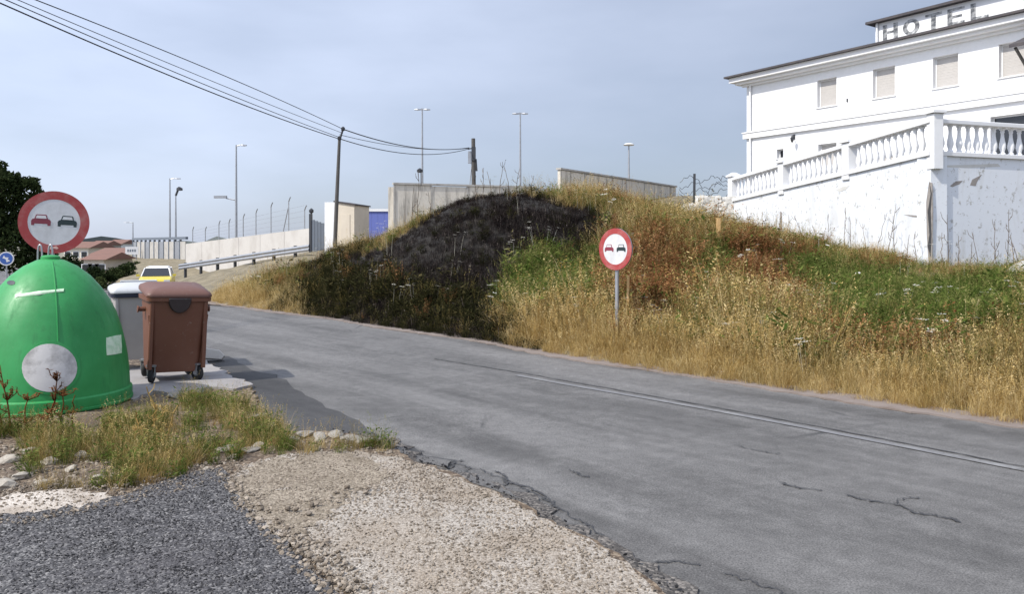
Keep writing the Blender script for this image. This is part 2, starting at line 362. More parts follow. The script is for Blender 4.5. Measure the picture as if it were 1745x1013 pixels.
# ------------------------------------------------------------------ ground layout (metres)
FAR = [G(*p) for p in ((1745,728),(1400,675),(1100,632),(820,583),(540,541),(350,517))]
FAR = [(p.x, p.y) for p in FAR]
d0 = ((FAR[1][0]-FAR[0][0]), (FAR[1][1]-FAR[0][1])); k0 = (FAR[0][1]-0.5)/d0[1]
FAR = [(FAR[0][0]-d0[0]*(FAR[0][1]+3)/d0[1], -3.0)]+FAR+[(-12.2,28),(-16.8,38),(-24,50),(-36,66),(-60,95),(-110,150)]
FAR.sort(key=lambda p: p[1])
fy_, fx_ = np.array([p[1] for p in FAR]), np.array([p[0] for p in FAR])
def x_far(y): return np.interp(y, fy_, fx_)
def uv_of(x, y, z): return CX+F*x/y, HY-F*(z-H)/y

# thin-plate spline through surveyed points of the bank
ctrl = [(float(x_far(y)), y, float(lie(y))) for y in (0,4,7.3,9,11,13.6,16,18.2,20.5,22.5,28,34,40,50,60,75)]
ctrl += [(float(x_far(y))-2.0, y, float(lie(y))) for y in (4,9,14,20,28,40,60)]
def cp(u, v, Y, drop=0.36): p = P(u, v, Y); ctrl.append((p.x, p.y, p.z-min(drop, max(0.0, 0.5*p.z))))
for a in ((1590,447,17.3,.08),(1745,452,17.6,.08),(1400,410,22,.08),(1245,374,27,.05),(1178,374,27,.1),(1100,350,30,.2),(860,326,21.5,.2),(930,326,23,.25),(1020,334,25,.25),
          (800,340,21,.2),(760,358,20.8,.25),(680,388,21.5,.3),(600,416,24),(540,422,26),(480,446,27),(400,470,28),(350,490,28),
          (1048,545,12.1),(860,470,16.9),(1000,415,18.2),(1150,428,17),(700,470,17.9),(560,492,20),(1500,528,12.3),(1300,488,15),(1300,568,11.6),
          (1700,570,10.3),(1700,490,14),(900,400,18.8),(315,470,38),(420,441,36),(520,421,34)): cp(*a)
ctrl += [(-5.7,36,1.7),(-0.3,38,2.4),(2.4,38,3.7),(10.8,52,4.8),(12,40,3.0),(19,29,3.0),(14,22,2.4),(14,14,1.6),(9,6,1.1),(12,2,1.2),(-22.7,55,0.2),(-10.7,42,1.1),
         (-8,32,1.0),(-5,28,1.5),(-2,28,2.2),(-14,60,0.6),(-27,66,0.4),(-33,74,0.3),(-39,82,0.3),(-8,70,2.0),(0,75,3.0),(20,70,4.0),(30,50,4.0),(30,20,2.5)]
ctrl = np.array(ctrl)
def tps_k(r2): return np.where(r2 > 1e-9, 0.5*r2*np.log(np.maximum(r2, 1e-9)), 0)
n_ = len(ctrl); A = np.zeros((n_+3, n_+3)); dx = ctrl[:,None,:2]-ctrl[None,:,:2]
A[:n_,:n_] = tps_k((dx**2).sum(-1))+np.eye(n_)*0.6; A[:n_,n_] = 1; A[:n_,n_+1:] = ctrl[:,:2]; A[n_,:n_] = 1; A[n_+1:,:n_] = ctrl[:,:2].T
sol = np.linalg.solve(A, np.concatenate([ctrl[:,2], np.zeros(3)]))
def hill_z(x, y):
    x = np.atleast_1d(np.asarray(x, float)); y = np.atleast_1d(np.asarray(y, float)); sh = x.shape; x = x.ravel(); y = y.ravel()
    out = np.empty_like(x)
    for i in range(0, len(x), 20000):
        xx, yy = x[i:i+20000], y[i:i+20000]
        r2 = (xx[:,None]-ctrl[None,:,0])**2+(yy[:,None]-ctrl[None,:,1])**2
        out[i:i+20000] = tps_k(r2) @ sol[:n_]+sol[n_]+sol[n_+1]*xx+sol[n_+2]*yy
    t = np.clip((x-x_far(y)), 0, 1e3)
    zl_ = lie(y); out = zl_+(out-zl_)*np.clip(t/0.8, 0, 1)+0.10*np.clip(t/1.0, 0, 1)*fbm(x*0.9, y*0.9, 3)
    return np.maximum(out, zl_-0.02).reshape(sh)
def zh(x, y): return float(hill_z([x], [y])[0])

# zones of the bank, outlined in photo pixels and carried to the ground
Z_CHAR = [(668,386),(700,356),(765,322),(830,292),(872,306),(940,316),(1062,358),(1050,402),(990,414),(930,430),(880,448),(870,466),(872,520),(876,600),(780,630),(640,600),(486,570),(492,470),(524,428),(600,408),(660,392)]
Z_BLACK = [(668,392),(690,366),(765,326),(830,296),(868,310),(940,320),(1058,360),(1046,398),(985,412),(915,430),(872,462),(830,496),(700,486),(600,450),(585,424)]
Z_GREEN = [[(838,440),(900,418),(1020,395),(1040,470),(1010,525),(880,548),(835,530)], [(1330,425),(1400,430),(1520,445),(1780,455),(1780,560),(1640,600),(1450,590),(1395,540)], [(1190,420),(1240,425),(1240,520),(1195,520)]]
Z_RUST = [[(1055,440),(1120,425),(1195,440),(1190,540),(1070,545)], [(1235,415),(1400,410),(1410,470),(1370,520),(1240,500)], [(1440,560),(1600,560),(1650,600),(1480,610)]]
def char_mask(x, y, z):
    u, v = uv_of(x, y, z+0.15); w = fbm(x*1.3, y*1.3, 77)
    return in_poly(u+w*55, v+fbm(x*1.1+7, y*1.1, 78)*34, Z_CHAR)

# ------------------------------------------------------------------ setting: ground, road, bank, verge
def np_mesh(name, V, Q, mat, smooth=True):
    me = bpy.data.meshes.new(name); me.from_pydata([tuple(p) for p in V], [], [tuple(q) for q in Q]); me.materials.append(mat)
    if smooth: me.polygons.foreach_set('use_smooth', [True]*len(me.polygons))
    return me

gy_ = [-60,0,21,25,30,38,46,58,70,90,110,150,200,300,420,3000]
mb = MB(); mb.add([(sx, yy, float(lie(yy))-0.12) for yy in gy_ for sx in (-1500, 1500)], [(2*i, 2*i+1, 2*i+3, 2*i+2) for i in range(len(gy_)-1)])
tag(mb.build('ground', M['plain']), kind='structure')

# bank
ys = np.concatenate([np.linspace(-2, 8, 36), np.linspace(8.2, 34, 200), np.linspace(34.5, 90, 70)])
ts = np.concatenate([np.linspace(0, 10, 80), np.linspace(10.3, 24, 46), np.linspace(25, 60, 26)])
YY, TT = np.meshgrid(ys, ts, indexing='ij'); XX = x_far(YY)+TT; ZZ = hill_z(XX, YY)
ZZ[:,0] = lie(YY[:,0])-0.05
V = np.stack([XX.ravel(), YY.ravel(), ZZ.ravel()], 1); nt_ = len(ts)
Q = [(i*nt_+j, i*nt_+j+1, (i+1)*nt_+j+1, (i+1)*nt_+j) for i in range(len(ys)-1) for j in range(nt_-1)]
def m_bank():
    m, nt, N, L, b = new_mat('bank soil'); v = coords(nt)
    f = noise(nt, v, 1.5, 6, 0.65); g = noise(nt, v, 30, 4, 0.7)
    c = ramp(nt, f, [(0.3,(0.12,0.10,0.065)),(0.5,(0.19,0.16,0.105)),(0.7,(0.26,0.22,0.15))])
    at = N.new('ShaderNodeAttribute'); at.attribute_name = 'burnt'
    burn = ramp(nt, noise(nt, v, 4, 5, 0.7), [(0.4,(0.012,0.010,0.009)),(0.68,(0.028,0.024,0.02)),(0.8,(0.07,0.06,0.05))])
    c = mixc(nt, at.outputs['Fac'], c, burn)
    c = mixc(nt, 0.5, c, ramp(nt, g, [(0.3, 0.4), (0.7, 1.5)]), 'MULTIPLY')
    L.new(c, b.inputs['Base Color']); b.inputs['Roughness'].default_value = 1.0; bump(nt, b, g, 0.8, 0.04); return m
me = np_mesh('bank', V, Q, m_bank())
cm = char_mask(V[:,0], np.maximum(V[:,1], 1), V[:,2]) & (V[:,1] > 9) & (V[:,1] < 26)
a_ = me.attributes.new('burnt', 'FLOAT', 'POINT'); cmg = cm.reshape(YY.shape).astype(float)
for _ in range(3): cmg[1:-1,1:-1] = (cmg[1:-1,1:-1]*2+cmg[:-2,1:-1]+cmg[2:,1:-1]+cmg[1:-1,:-2]+cmg[1:-1,2:])/6
a_.data.foreach_set('value', cmg.ravel().astype(np.float32))
bank = tag(bpy.data.objects.new('bank', me), kind='structure'); COL.objects.link(bank)

def sheet(name, outline, mat, zf, thick=0.03, step=0.25, jitter=0.03, dens=0.12, parent=None, seed=1):
    """irregular slab: outline (x,y) made ragged, filled with a relief zf(x,y), skirt down by thick"""
    rr = random.Random(seed); ring = []
    for i in range(len(outline)):
        a, b = Vector(outline[i][:2]), Vector(outline[(i+1) % len(outline)][:2]); L_ = (b-a).length; k = max(1, int(L_/dens))
        nrm = Vector((-(b-a).y, (b-a).x)).normalized() if L_ > 0 else Vector((0,0))
        for j in range(k):
            p = a.lerp(b, j/k)
            ring.append(p+nrm*rr.uniform(-1,1)*jitter*(0.3 if j == 0 else 1))
    xs = [p.x for p in ring]; yss = [p.y for p in ring]
    gx, gy = np.meshgrid(np.arange(min(xs), max(xs), step), np.arange(min(yss), max(yss), step)); gx = gx.ravel(); gy = gy.ravel()
    gx = gx+rng.uniform(-.3,.3,gx.shape)*step; gy = gy+rng.uniform(-.3,.3,gy.shape)*step
    inside = in_poly(gx, gy, [(p.x, p.y) for p in ring])
    pts = ring+[Vector((a, b)) for a, b in zip(gx[inside], gy[inside])]; nr = len(ring)
    res = delaunay_2d_cdt(pts, [(i, (i+1) % nr) for i in range(nr)], [list(range(nr))], 1, 1e-5)
    vv, ff = res[0], res[2]; z = np.atleast_1d(zf(np.array([p.x for p in vv]), np.array([p.y for p in vv])))*np.ones(len(vv))
    vs = [(p.x, p.y, float(z[i])) for i, p in enumerate(vv)]; nv = len(vs)
    fs = [tuple(f) for f in ff]
    cnt = {}
    for f in fs:
        for i in range(len(f)):
            e = (f[i], f[(i+1) % len(f)]); cnt[tuple(sorted(e))] = cnt.get(tuple(sorted(e)), []) + [e]
    low = {}
    for k, es in cnt.items():
        if len(es) == 1:
            a, b = es[0]
            for q in (a, b):
                if q not in low: low[q] = len(vs); vs.append((vs[q][0], vs[q][1], vs[q][2]-thick))
            fs.append((b, a, low[a], low[b]))
    mb = MB(); mb.v = vs; mb.f = fs
    o = mb.build(name, mat, parent, smooth=True); return o

NEAR = [(365,622),(430,664),(440,706),(492,744),(560,744),(640,755),(700,792),(790,828),(850,852),(940,902),(1030,950),(1120,1013),(1260,1110)]
near_pts = [(G(*p).x, G(*p).y) for p in NEAR]
# road: from the ragged near edge (it runs on under the verge) to the far edge
road_outline = [(float(x_far(y))+0.12, y) for y in (-3,4,7.3,9,11,13.6,16,18.2,20.5,22.5,28,34,40,50,58,66,80,95,150)]
left_back = [(-117.0,147.0),(-65.5,91.0),(-41,62.0),(-29.5,47.0),(-22.3,37.0),(-17.3,28.0),(-13.0,22.0),(-8.6,16.0),(-5.4,11.5),(-4.0,9.3),(-2.6,6.5),(-0.9,4.0),(2.0,0.5),(4.5,-3.0)]
def z_road(x, y): return lie(y)+0.012*fbm(x*0.35, y*0.35, 5)
road = tag(sheet('road', road_outline+left_back, M['road'], z_road, 0.08, 0.5, 0.02, 0.4, seed=4), kind='structure')

def zv(x, y):
    """relief of the verge on the near side"""
    pad = np.exp(-(((np.asarray(x)+4.4)/1.3)**2+((np.asarray(y)-10.2)/1.3)**2)); return lie(y)+0.045-0.06*pad+0.03*fbm(np.asarray(x)*0.8, np.asarray(y)*0.8, 8)+0.012*fbm(np.asarray(x)*4, np.asarray(y)*4, 9)
verge_out = near_pts+[(2.6,0.6),(3.5,-2.5),(-14,-2.5),(-22,8),(-26,26),(-19.0,30.0),(-14.0,22.3),(-9.4,16.4),(-6.2,12.4),(-5.0,11.3)]
verge = tag(sheet('verge', verge_out, M['dirt'], zv, 0.06, 0.14, 0.035, 0.09, seed=5), kind='structure')
def PG(l): return [(G(*p).x, G(*p).y) for p in l]
grav_uv = [(376,836),(420,806),(480,790),(560,784),(640,788),(700,801),(790,836),(850,860),(940,910),(1022,954),(1100,1013),(1200,1110),(660,1110),(590,1030),(520,965),(450,918),(400,875)]
gravel_apron = tag(sheet('gravel_apron', PG(grav_uv), M['gravel'], lambda x, y: zv(x, y)+0.016, 0.03, 0.10, 0.03, 0.06, seed=6), kind='structure')
drive_uv = [(-420,905),(-100,892),(60,890),(170,872),(260,840),(330,818),(378,812),(392,850),(425,900),(490,955),(560,1020),(640,1110),(-420,1110)]
driveway = tag(sheet('driveway', PG(drive_uv)+[(-4.5,1.5)], M['driveway'], lambda x, y: zv(x, y)+0.022, 0.04, 0.10, 0.03, 0.06, seed=7), kind='structure')
sand_uv = [(-80,868),(40,858),(120,852),(185,858),(170,876),(60,894),(-80,896)]
tag(sheet('pale_grit_patch', PG(sand_uv), M['sand'], lambda x, y: zv(x, y)+0.0245, 0.004, 0.10, 0.06, 0.05, seed=8), kind='structure')
pad_uv = [(190,668),(200,640),(330,612),(362,628),(395,648),(432,664),(398,671),(352,668),(318,680),(262,674),(225,690)]
tag(sheet('bin_pad', PG(pad_uv), M['pad'], lambda x, y: 0.052+0.030*np.maximum(0, fbm(x*1.5, y*1.5, 14))+0.03*(fbm(x*0.8, y*0.8, 8) > 2), 0.07, 0.2, 0.04, 0.12, seed=9), kind='structure')
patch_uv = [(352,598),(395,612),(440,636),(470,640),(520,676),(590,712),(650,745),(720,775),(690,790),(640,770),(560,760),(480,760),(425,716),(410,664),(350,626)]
tag(sheet('asphalt_patch_bin_shade', PG(patch_uv), M['patch'], lambda x, y: z_road(x, y)+0.010, 0.01, 0.2, 0.05, 0.22, seed=10), kind='structure')  # patched asphalt, with the brown bin's cast shadow painted into its colour
# gutter strip of pinkish grit between road and bank
gut = [(float(x_far(y))-0.16-0.10*math.sin(y*1.7), y) for y in np.linspace(1, 24, 60)]+[(float(x_far(y))+0.35, y) for y in np.linspace(24, 1, 40)]
tag(sheet('road_edge_grit', gut, worn('edge grit', (0.20,0.165,0.145), (0.12,0.085,0.065), 0.7, 0.95, 3, bumps=0.5), lambda x, y: 0.018+0.015*fbm(x*3, y*3, 2), 0.02, 0.15, 0.05, 0.12, seed=11), kind='structure')

tag(sheet('compacted_dirt_patch', PG([(388,842),(432,802),(520,790),(600,792),(650,808),(648,838),(600,862),(560,905),(520,930),(455,915),(410,872)]), m_grit('compacted dirt', [(0.1,(0.12,0.095,0.068)),(0.45,(0.20,0.165,0.12)),(0.8,(0.32,0.27,0.21))], 75, 1.6, (0.13,0.10,0.065), 0.7), lambda x, y: zv(x, y)+0.0185, 0.005, 0.10, 0.07, 0.05, seed=13), kind='structure')
def ribbon(name, uvs, w, mat, dz, parent, jit=0.0, seed=0, sub=5):
    rr = random.Random(seed); p = [G(*q) for q in uvs]; q = []
    for i in range(len(p)-1):
        for j in range(sub): q.append(p[i].lerp(p[i+1], j/sub)+Vector((rr.uniform(-jit,jit), rr.uniform(-jit,jit), 0)))
    q.append(p[-1]); vs = []; fs = []
    for i, a in enumerate(q):
        d = (q[min(i+1,len(q)-1)]-q[max(i-1,0)]).normalized(); nn = Vector((-d.y, d.x, 0)); ww = w*(rr.uniform(0.35,1.2) if jit else 1)/2
        for s_ in (-1, 1):
            x, y = a.x+nn.x*ww*s_, a.y+nn.y*ww*s_; vs.append((x, y, float(z_road(np.array([x]), np.array([y]))[0])+dz))
    fs = [(2*i, 2*i+1, 2*i+3, 2*i+2) for i in range(len(q)-1)]
    return MB().add(vs, fs).build(name, mat, parent)
def m_line():
    m, nt, N, L, b = new_mat('worn road paint'); v = coords(nt)
    f = noise(nt, v, 5, 6, 0.75); g = noise(nt, v, 60, 3, 0.7); f2 = noise(nt, v, 0.6, 3, 0.5)
    c = mixc(nt, ramp(nt, f, [(0.40, 0.0), (0.56, 0.9)]), (0.215,0.213,0.212), (0.125,0.122,0.12))
    c = mixc(nt, ramp(nt, f2, [(0.42, 0.0), (0.6, 0.8)]), c, (0.15,0.15,0.158))
    c = mixc(nt, ramp(nt, g, [(0.5, 0.0), (0.7, 0.6)]), c, (0.13,0.13,0.135))
    L.new(c, b.inputs['Base Color']); b.inputs['Roughness'].default_value = 0.85; return m
M['line'] = m_line()
cl = [(1960,848),(1745,803),(1560,766),(1380,731),(1200,697),(1070,674),(960,655),(880,640.5)]
ribbon('centre_line', cl, 0.085, M['line'], 0.007, road, 0.0, 1, 8)
ribbon('seam', [(u+4, v-5) for u, v in cl]+[(800,622),(740,612)], 0.026, M['crack'], 0.006, road, 0.012, 2, 12)
for i, (w, c) in enumerate([(0.035, [(662,758),(690,766),(702,776),(774,788),(770,798),(742,806),(700,790)]), (0.03, [(702,776),(698,792)]), (0.03, [(774,788),(790,787)]),
        (0.03, [(842,806),(858,812),(862,824),(896,830),(925,846),(944,862),(948,872)]), (0.02, [(862,824),(850,836)]), (0.022, [(968,804),(985,809),(1002,816)]),
        (0.03, [(1330,826),(1360,834),(1400,838)]), (0.03, [(1440,846),(1480,856),(1520,860),(1560,876),(1590,880),(1620,886),(1636,892)]), (0.02, [(1520,860),(1540,852),(1566,850)]),
        (0.02, [(1235,978),(1280,992),(1330,1012),(1360,1030)]), (0.02, [(640,760),(720,770),(700,776)])]):
    ribbon('crack', c, w*.62, M['crack'], 0.009, road, 0.022, 30+i, 9)
for i, c in enumerate([[(700,778),(750,786),(800,798),(852,816),(900,838),(946,866),(1000,898),(1050,930),(1100,964),(1160,1004)], [(800,798),(790,812),(800,824)], [(900,838),(880,850),(872,862)], [(946,866),(930,884),(938,896)],
        [(1000,898),(985,912),(990,926)], [(1050,930),(1030,940)], [(1100,964),(1150,958),(1190,966)], [(560,716),(600,728),(640,742),(690,764)], [(1250,760),(1300,772),(1330,776)]]):
    ribbon('crack', c, .013, M['crack'], 0.009, road, 0.02, 80+i, 12)
M['crumble'] = m_grit('crumbled asphalt', [(0.1,(0.03,0.028,0.027)),(0.5,(0.075,0.068,0.062)),(0.85,(0.20,0.18,0.16))], 60, 2.0, (0.05,0.043,0.038), 0.6)
ed = [Vector(p) for p in near_pts[4:]]
tag(sheet('crumbled_road_edge', [(p.x-.06, p.y-.06) for p in ed]+[(p.x+.13+.06*math.sin(i*2.1), p.y+.10) for i, p in reversed(list(enumerate(ed)))], M['crumble'], lambda x, y: z_road(x, y)+0.014, 0.02, 0.08, 0.05, 0.06, seed=21), kind='structure')
# loose plates of broken asphalt along the ragged edge
for i, l in enumerate(([(706,780),(768,791),(762,802),(712,792)], [(646,764),(690,768),(696,780),(662,776)], [(800,815),(852,836),(890,858),(850,845),(800,828)])):
    sheet('asphalt_plate', PG(l), M['road'], lambda x, y: z_road(x, y)+0.022, 0.03, 0.2, 0.012, 0.06, parent=road, seed=50+i)

# ------------------------------------------------------------------ scatter of grasses, weeds and stones (uncountable)
def blades_mesh(name, specs, mat, extra=None):
    """specs: (x,y,az,h,lean,w,rnd) blades; each a bent tapering strip"""
    v = []; f = []; r_ = []
    for (x, y, az, h, lean, w, rd) in specs:
        o = len(v); ca, sa = math.cos(az), math.sin(az); fa = random.uniform(0, math.pi); wx, wy = math.cos(fa)*w/2, math.sin(fa)*w/2
        for k, t in enumerate((0, 0.45, 0.8)):
            off = lean*h*t*t; s = (1, 0.85, 0.5)[k]
            px, py, pz = x+ca*off, y+sa*off, h*t*(1-0.25*lean*t)-0.03*(k == 0)
            v += [(px-wx*s, py-wy*s, pz), (px+wx*s, py+wy*s, pz)]; r_ += [rd, rd]
        off = lean*h; v.append((x+ca*off, y+sa*off, h*(1-0.25*lean))); r_.append(min(1, rd+0.1))
        f += [(o, o+1, o+3, o+2), (o+2, o+3, o+5, o+4), (o+4, o+5, o+6)]
    if extra:
        for vs, fs, rd in extra:
            o = len(v); v += vs; f += [tuple(i+o for i in q) for q in fs]; r_ += [rd]*len(vs)
    me = bpy.data.meshes.new(name); me.from_pydata(v, [], f); me.materials.append(mat)
    a = me.attributes.new('rnd', 'FLOAT', 'POINT'); a.data.foreach_set('value', np.array(r_, np.float32)); return me
def leaflet(p, d, n, l, w, rd):
    p, d, n = Vector(p), Vector(d).normalized(), Vector(n); s = d.cross(n).normalized()*w/2
    return ([tuple(p), tuple(p+d*l*0.5+s), tuple(p+d*l), tuple(p+d*l*0.5-s)], [(0,1,2,3)], rd)
def tuft(kind, seed):
    random.seed(seed); U = random.uniform; specs = []; ex = []
    if kind in ('straw', 'olive', 'fresh', 'deep'):
        nb = {'straw': 34, 'olive': 34, 'fresh': 40, 'deep': 40}[kind]; rad = 0.16
        for _ in range(nb):
            a = U(0, 6.28); r = rad*math.sqrt(U(0,1)); wd = {'straw': U(.004,.008), 'olive': U(.004,.009), 'fresh': U(.006,.013), 'deep': U(.006,.013)}[kind]
            specs.append((r*math.cos(a), r*math.sin(a), a+U(-.9,.9), U(.18,.55), (U(.2,1.15) if kind in ('straw','olive') else U(.1,.8)), wd, U(0,1)))
        for _ in range({'straw': 7, 'olive': 5, 'fresh': 2, 'deep': 2}[kind]):      # flowering stalks with drooping ears
            a = U(0, 6.28); r = rad*U(0,1); h = U(.5,.85); le = U(.05,.3); rd = U(.4,1)
            specs.append((r*math.cos(a), r*math.sin(a), a, h, le, .004, rd))
            tx, ty, tz = r*math.cos(a)+math.cos(a)*le*h, r*math.sin(a)+math.sin(a)*le*h, h*(1-.25*le)
            for q in range(7):
                t = q/7; b = U(0, 6.28); ex.append(leaflet((tx*(1-t*.1), ty*(1-t*.1), tz-t*.16), (math.cos(b)*.8, math.sin(b)*.8, U(-.9,.5)), (0.3,0.2,1), U(.025,.05), U(.008,.014), rd))
        if kind in ('fresh', 'deep'):
            for _ in range(34):
                a = U(0, 6.28); r = rad*U(.2,1.3); b = U(0, 6.28)
                ex.append(leaflet((r*math.cos(a), r*math.sin(a), U(.05,.42)), (math.cos(b), math.sin(b), U(-.2,.8)), (U(-.5,.5),U(-.5,.5),1), U(.07,.17), U(.022,.055), U(0,1)))
    elif kind == 'char':
        for _ in range(26):
            a = U(0, 6.28); r = 0.2*math.sqrt(U(0,1)); specs.append((r*math.cos(a), r*math.sin(a), U(0,6.28), U(.08,.38), U(.0,.5), U(.005,.012), U(0,1)))
        for _ in range(16):
            a = U(0, 6.28); b = U(0, 6.28); ex.append(leaflet((U(-.2,.2), U(-.2,.2), U(.0,.25)), (math.cos(b), math.sin(b), U(-.4,.6)), (U(-.5,.5),U(-.5,.5),1), U(.04,.1), U(.02,.04), U(0,1)))
    elif kind == 'rust':
        for _ in range(18):
            a = U(0, 6.28); r = 0.16*U(0,1); h = U(.35,.75); le = U(0,.35); rd = U(0,1)
            specs.append((r*math.cos(a), r*math.sin(a), a, h, le, .006, rd))
            for q in range(12):
                t = U(.35,1); b = U(0,6.28); off = le*h*t*t
                ex.append(leaflet((r*math.cos(a)+math.cos(a)*off, r*math.sin(a)+math.sin(a)*off, h*t*(1-.25*le*t)), (math.cos(b), math.sin(b), U(-.2,.9)), (.2,.3,1), U(.03,.075), U(.012,.026), min(1,max(0,rd+U(-.3,.3)))))
    elif kind == 'flower':
        for _ in range(3):
            a = U(0,6.28); r = .1; h = U(.45,.75); specs.append((r*math.cos(a), r*math.sin(a), a, h, .1, .005, U(0,.3)))
            for q in range(10):
                b = q*.63; rr = U(.0,.05); ex.append(leaflet((r*math.cos(a)*1.1+rr*math.cos(b)+math.cos(a)*.1*h, r*math.sin(a)*1.1+rr*math.sin(b)+math.sin(a)*.1*h, h*.975+U(0,.012)), (math.cos(b), math.sin(b), .1), (0,0,1), .035, .025, U(.3,1)))
    return blades_mesh('clump_'+kind, specs, M['petal' if kind == 'flower' else kind], ex)
def rock_mesh(seed, mat, name='stone', sub=2, rough=0.28, flatz=0.65):
    bm = bmesh.new(); bmesh.ops.create_icosphere(bm, subdivisions=sub, radius=0.5); rr = random.Random(seed); o = [rr.uniform(-9,9) for _ in range(3)]
    cuts = [(Vector((rr.gauss(0,1), rr.gauss(0,1), rr.gauss(0,1))).normalized(), rr.uniform(.28,.44)) for _ in range(7)]
    for v in bm.verts:
        for n, d in cuts:
            e = v.co.dot(n)-d
            if e > 0: v.co -= n*e*0.9
        v.co *= 1+rough*math.sin(v.co.x*7+o[0])*math.sin(v.co.y*6+o[1])*math.sin(v.co.z*8+o[2]); v.co.z *= flatz
    me = bpy.data.meshes.new(name); bm.to_mesh(me); bm.free(); me.materials.append(mat); return me

SRC = {}
def source(key, meshes):
    c = bpy.data.collections.new('src_'+key)
    for i, m_ in enumerate(meshes):
        c.objects.link(bpy.data.objects.new('%s_%02d' % (key, i), m_))
    SRC[key] = (c, len(meshes))
for i, k in enumerate(('straw', 'olive', 'fresh', 'deep', 'char', 'rust', 'flower')): source(k, [tuft(k, 100*i+j) for j in range(6)])
M['pebble'] = m_leaf('pebble', [(0.1,(0.14,0.115,0.09)),(0.5,(0.34,0.29,0.235)),(0.9,(0.56,0.51,0.44))], 0.0)
M['chip'] = m_leaf('asphalt chip', [(0.1,(0.024,0.024,0.026)),(0.5,(0.075,0.072,0.072)),(0.9,(0.28,0.27,0.26))], 0.0)
source('pebble', [rock_mesh(j, M['pebble'], sub=1) for j in range(6)]); source('chip', [rock_mesh(40+j, M['chip'], sub=1) for j in range(6)])

def gn_scatter(name, key, x, y, z, rot, scl, label, cat, seed=0):
    rg = np.random.default_rng(seed+11); n = len(x)
    me = bpy.data.meshes.new(name); me.vertices.add(n); me.vertices.foreach_set('co', np.stack([x, y, z], 1).astype(np.float32).ravel())
    a = me.attributes.new('rot', 'FLOAT_VECTOR', 'POINT'); a.data.foreach_set('vector', rot.astype(np.float32).ravel())
    a = me.attributes.new('scl', 'FLOAT_VECTOR', 'POINT'); a.data.foreach_set('vector', scl.astype(np.float32).ravel())
    a = me.attributes.new('idx', 'INT', 'POINT'); a.data.foreach_set('value', rg.integers(0, SRC[key][1], n).astype(np.int32))
    o = bpy.data.objects.new(name, me); COL.objects.link(o)
    nt = bpy.data.node_groups.new(name, 'GeometryNodeTree')
    nt.interface.new_socket('Geometry', in_out='INPUT', socket_type='NodeSocketGeometry'); nt.interface.new_socket('Geometry', in_out='OUTPUT', socket_type='NodeSocketGeometry')
    gi = nt.nodes.new('NodeGroupInput'); go = nt.nodes.new('NodeGroupOutput'); ip = nt.nodes.new('GeometryNodeInstanceOnPoints'); ci = nt.nodes.new('GeometryNodeCollectionInfo')
    ci.inputs['Collection'].default_value = SRC[key][0]; ci.inputs['Separate Children'].default_value = True; ci.inputs['Reset Children'].default_value = True
    def na(nm, ty):
        q = nt.nodes.new('GeometryNodeInputNamedAttribute'); q.data_type = ty; q.inputs['Name'].default_value = nm; return q.outputs['Attribute']
    L = nt.links.new
    L(gi.outputs[0], ip.inputs['Points']); L(ci.outputs[0], ip.inputs['Instance']); ip.inputs['Pick Instance'].default_value = True
    L(na('idx', 'INT'), ip.inputs['Instance Index']); L(na('rot', 'FLOAT_VECTOR'), ip.inputs['Rotation']); L(na('scl', 'FLOAT_VECTOR'), ip.inputs['Scale'])
    L(ip.outputs[0], go.inputs[0])
    md = o.modifiers.new('scatter', 'NODES'); md.node_group = nt
    return tag(o, label, cat, kind='stuff')

def grass_points(n, seed):
    rg = np.random.default_rng(seed)
    y = rg.uniform(5.5, 36, n*4); x = x_far(y)+0.02+rg.uniform(0, 1, n*4)**1.15*17
    keep = rg.uniform(0, 1, n*4) < np.clip(12.0/np.maximum(y, 8), 0, 1)**0.8
    wallx = np.interp(y, [17.4, 27.0], [9.2, 7.46]); keep &= ~((y > 17.25) & (y < 27.3) & (x > wallx-0.12))
    keep &= ~((y >= 27.3) & (x > 11.4)); keep &= ~((y > 27.5) & (x < -1.0)); keep &= ~((y > 24.5) & (x < -6.0))
    keep &= (np.abs(x/y*F) < 1010)
    x, y = x[keep], y[keep]; return x, y, hill_z(x, y), rg
x, y, z, rg = grass_points(21000, 1)
t = x-x_far(y); u, v = uv_of(x, y, z+0.26*np.clip(t/1.2, 0.2, 1)); wob = fbm(x*1.3, y*1.3, 77); wu, wv_ = u+wob*55, v+fbm(x*1.1+7, y*1.1, 78)*34
du, dv = rg.normal(0, 20, len(x)), rg.normal(0, 12, len(x))
isch = in_poly(wu+du, wv_+dv, Z_CHAR); black = in_poly(u+wob*18+du*.6, v+wob*10+dv*.6, Z_BLACK)
green = np.zeros(len(x), bool); rust = np.zeros(len(x), bool)
for q in Z_GREEN: green |= in_poly(wu+du, wv_+dv, q)
for q in Z_RUST: rust |= in_poly(wu+du, wv_+dv, q)
rn = rg.uniform(0, 1, len(x)); nb_ = fbm(x*0.6, y*0.6, 31)
kind = np.where(rn < 0.55+0.5*nb_, 'straw', 'olive')
kind = np.where((t < 1.25+0.9*wob) & (rn < 0.90), 'straw', kind)
kind = np.where(~(t < 1.2) & (rn > 0.80+0.25*fbm(x*0.8, y*0.8, 55)), 'fresh', kind); kind = np.where(~(t < 1.5) & (rn < 0.06+0.25*fbm(x*0.9, y*0.9, 56)), 'rust', kind)
kind = np.where(rust & (rn < 0.66), 'rust', kind)
kind = np.where(green & (t > 1.3+wob) & (rn < 0.78), 'fresh', kind)
patchy = fbm(x*1.2, y*1.2, 19)
kind = np.where(isch & (rn < 0.30+0.3*patchy), 'deep', kind); kind = np.where(isch & (rn >= 0.30+0.3*patchy), 'char', kind)
rn2 = rg.uniform(0, 1, len(x)); kind = np.where(isch & (rn2 < 0.006), 'rust', kind); kind = np.where(isch & (rn2 > 0.96), 'olive', kind)
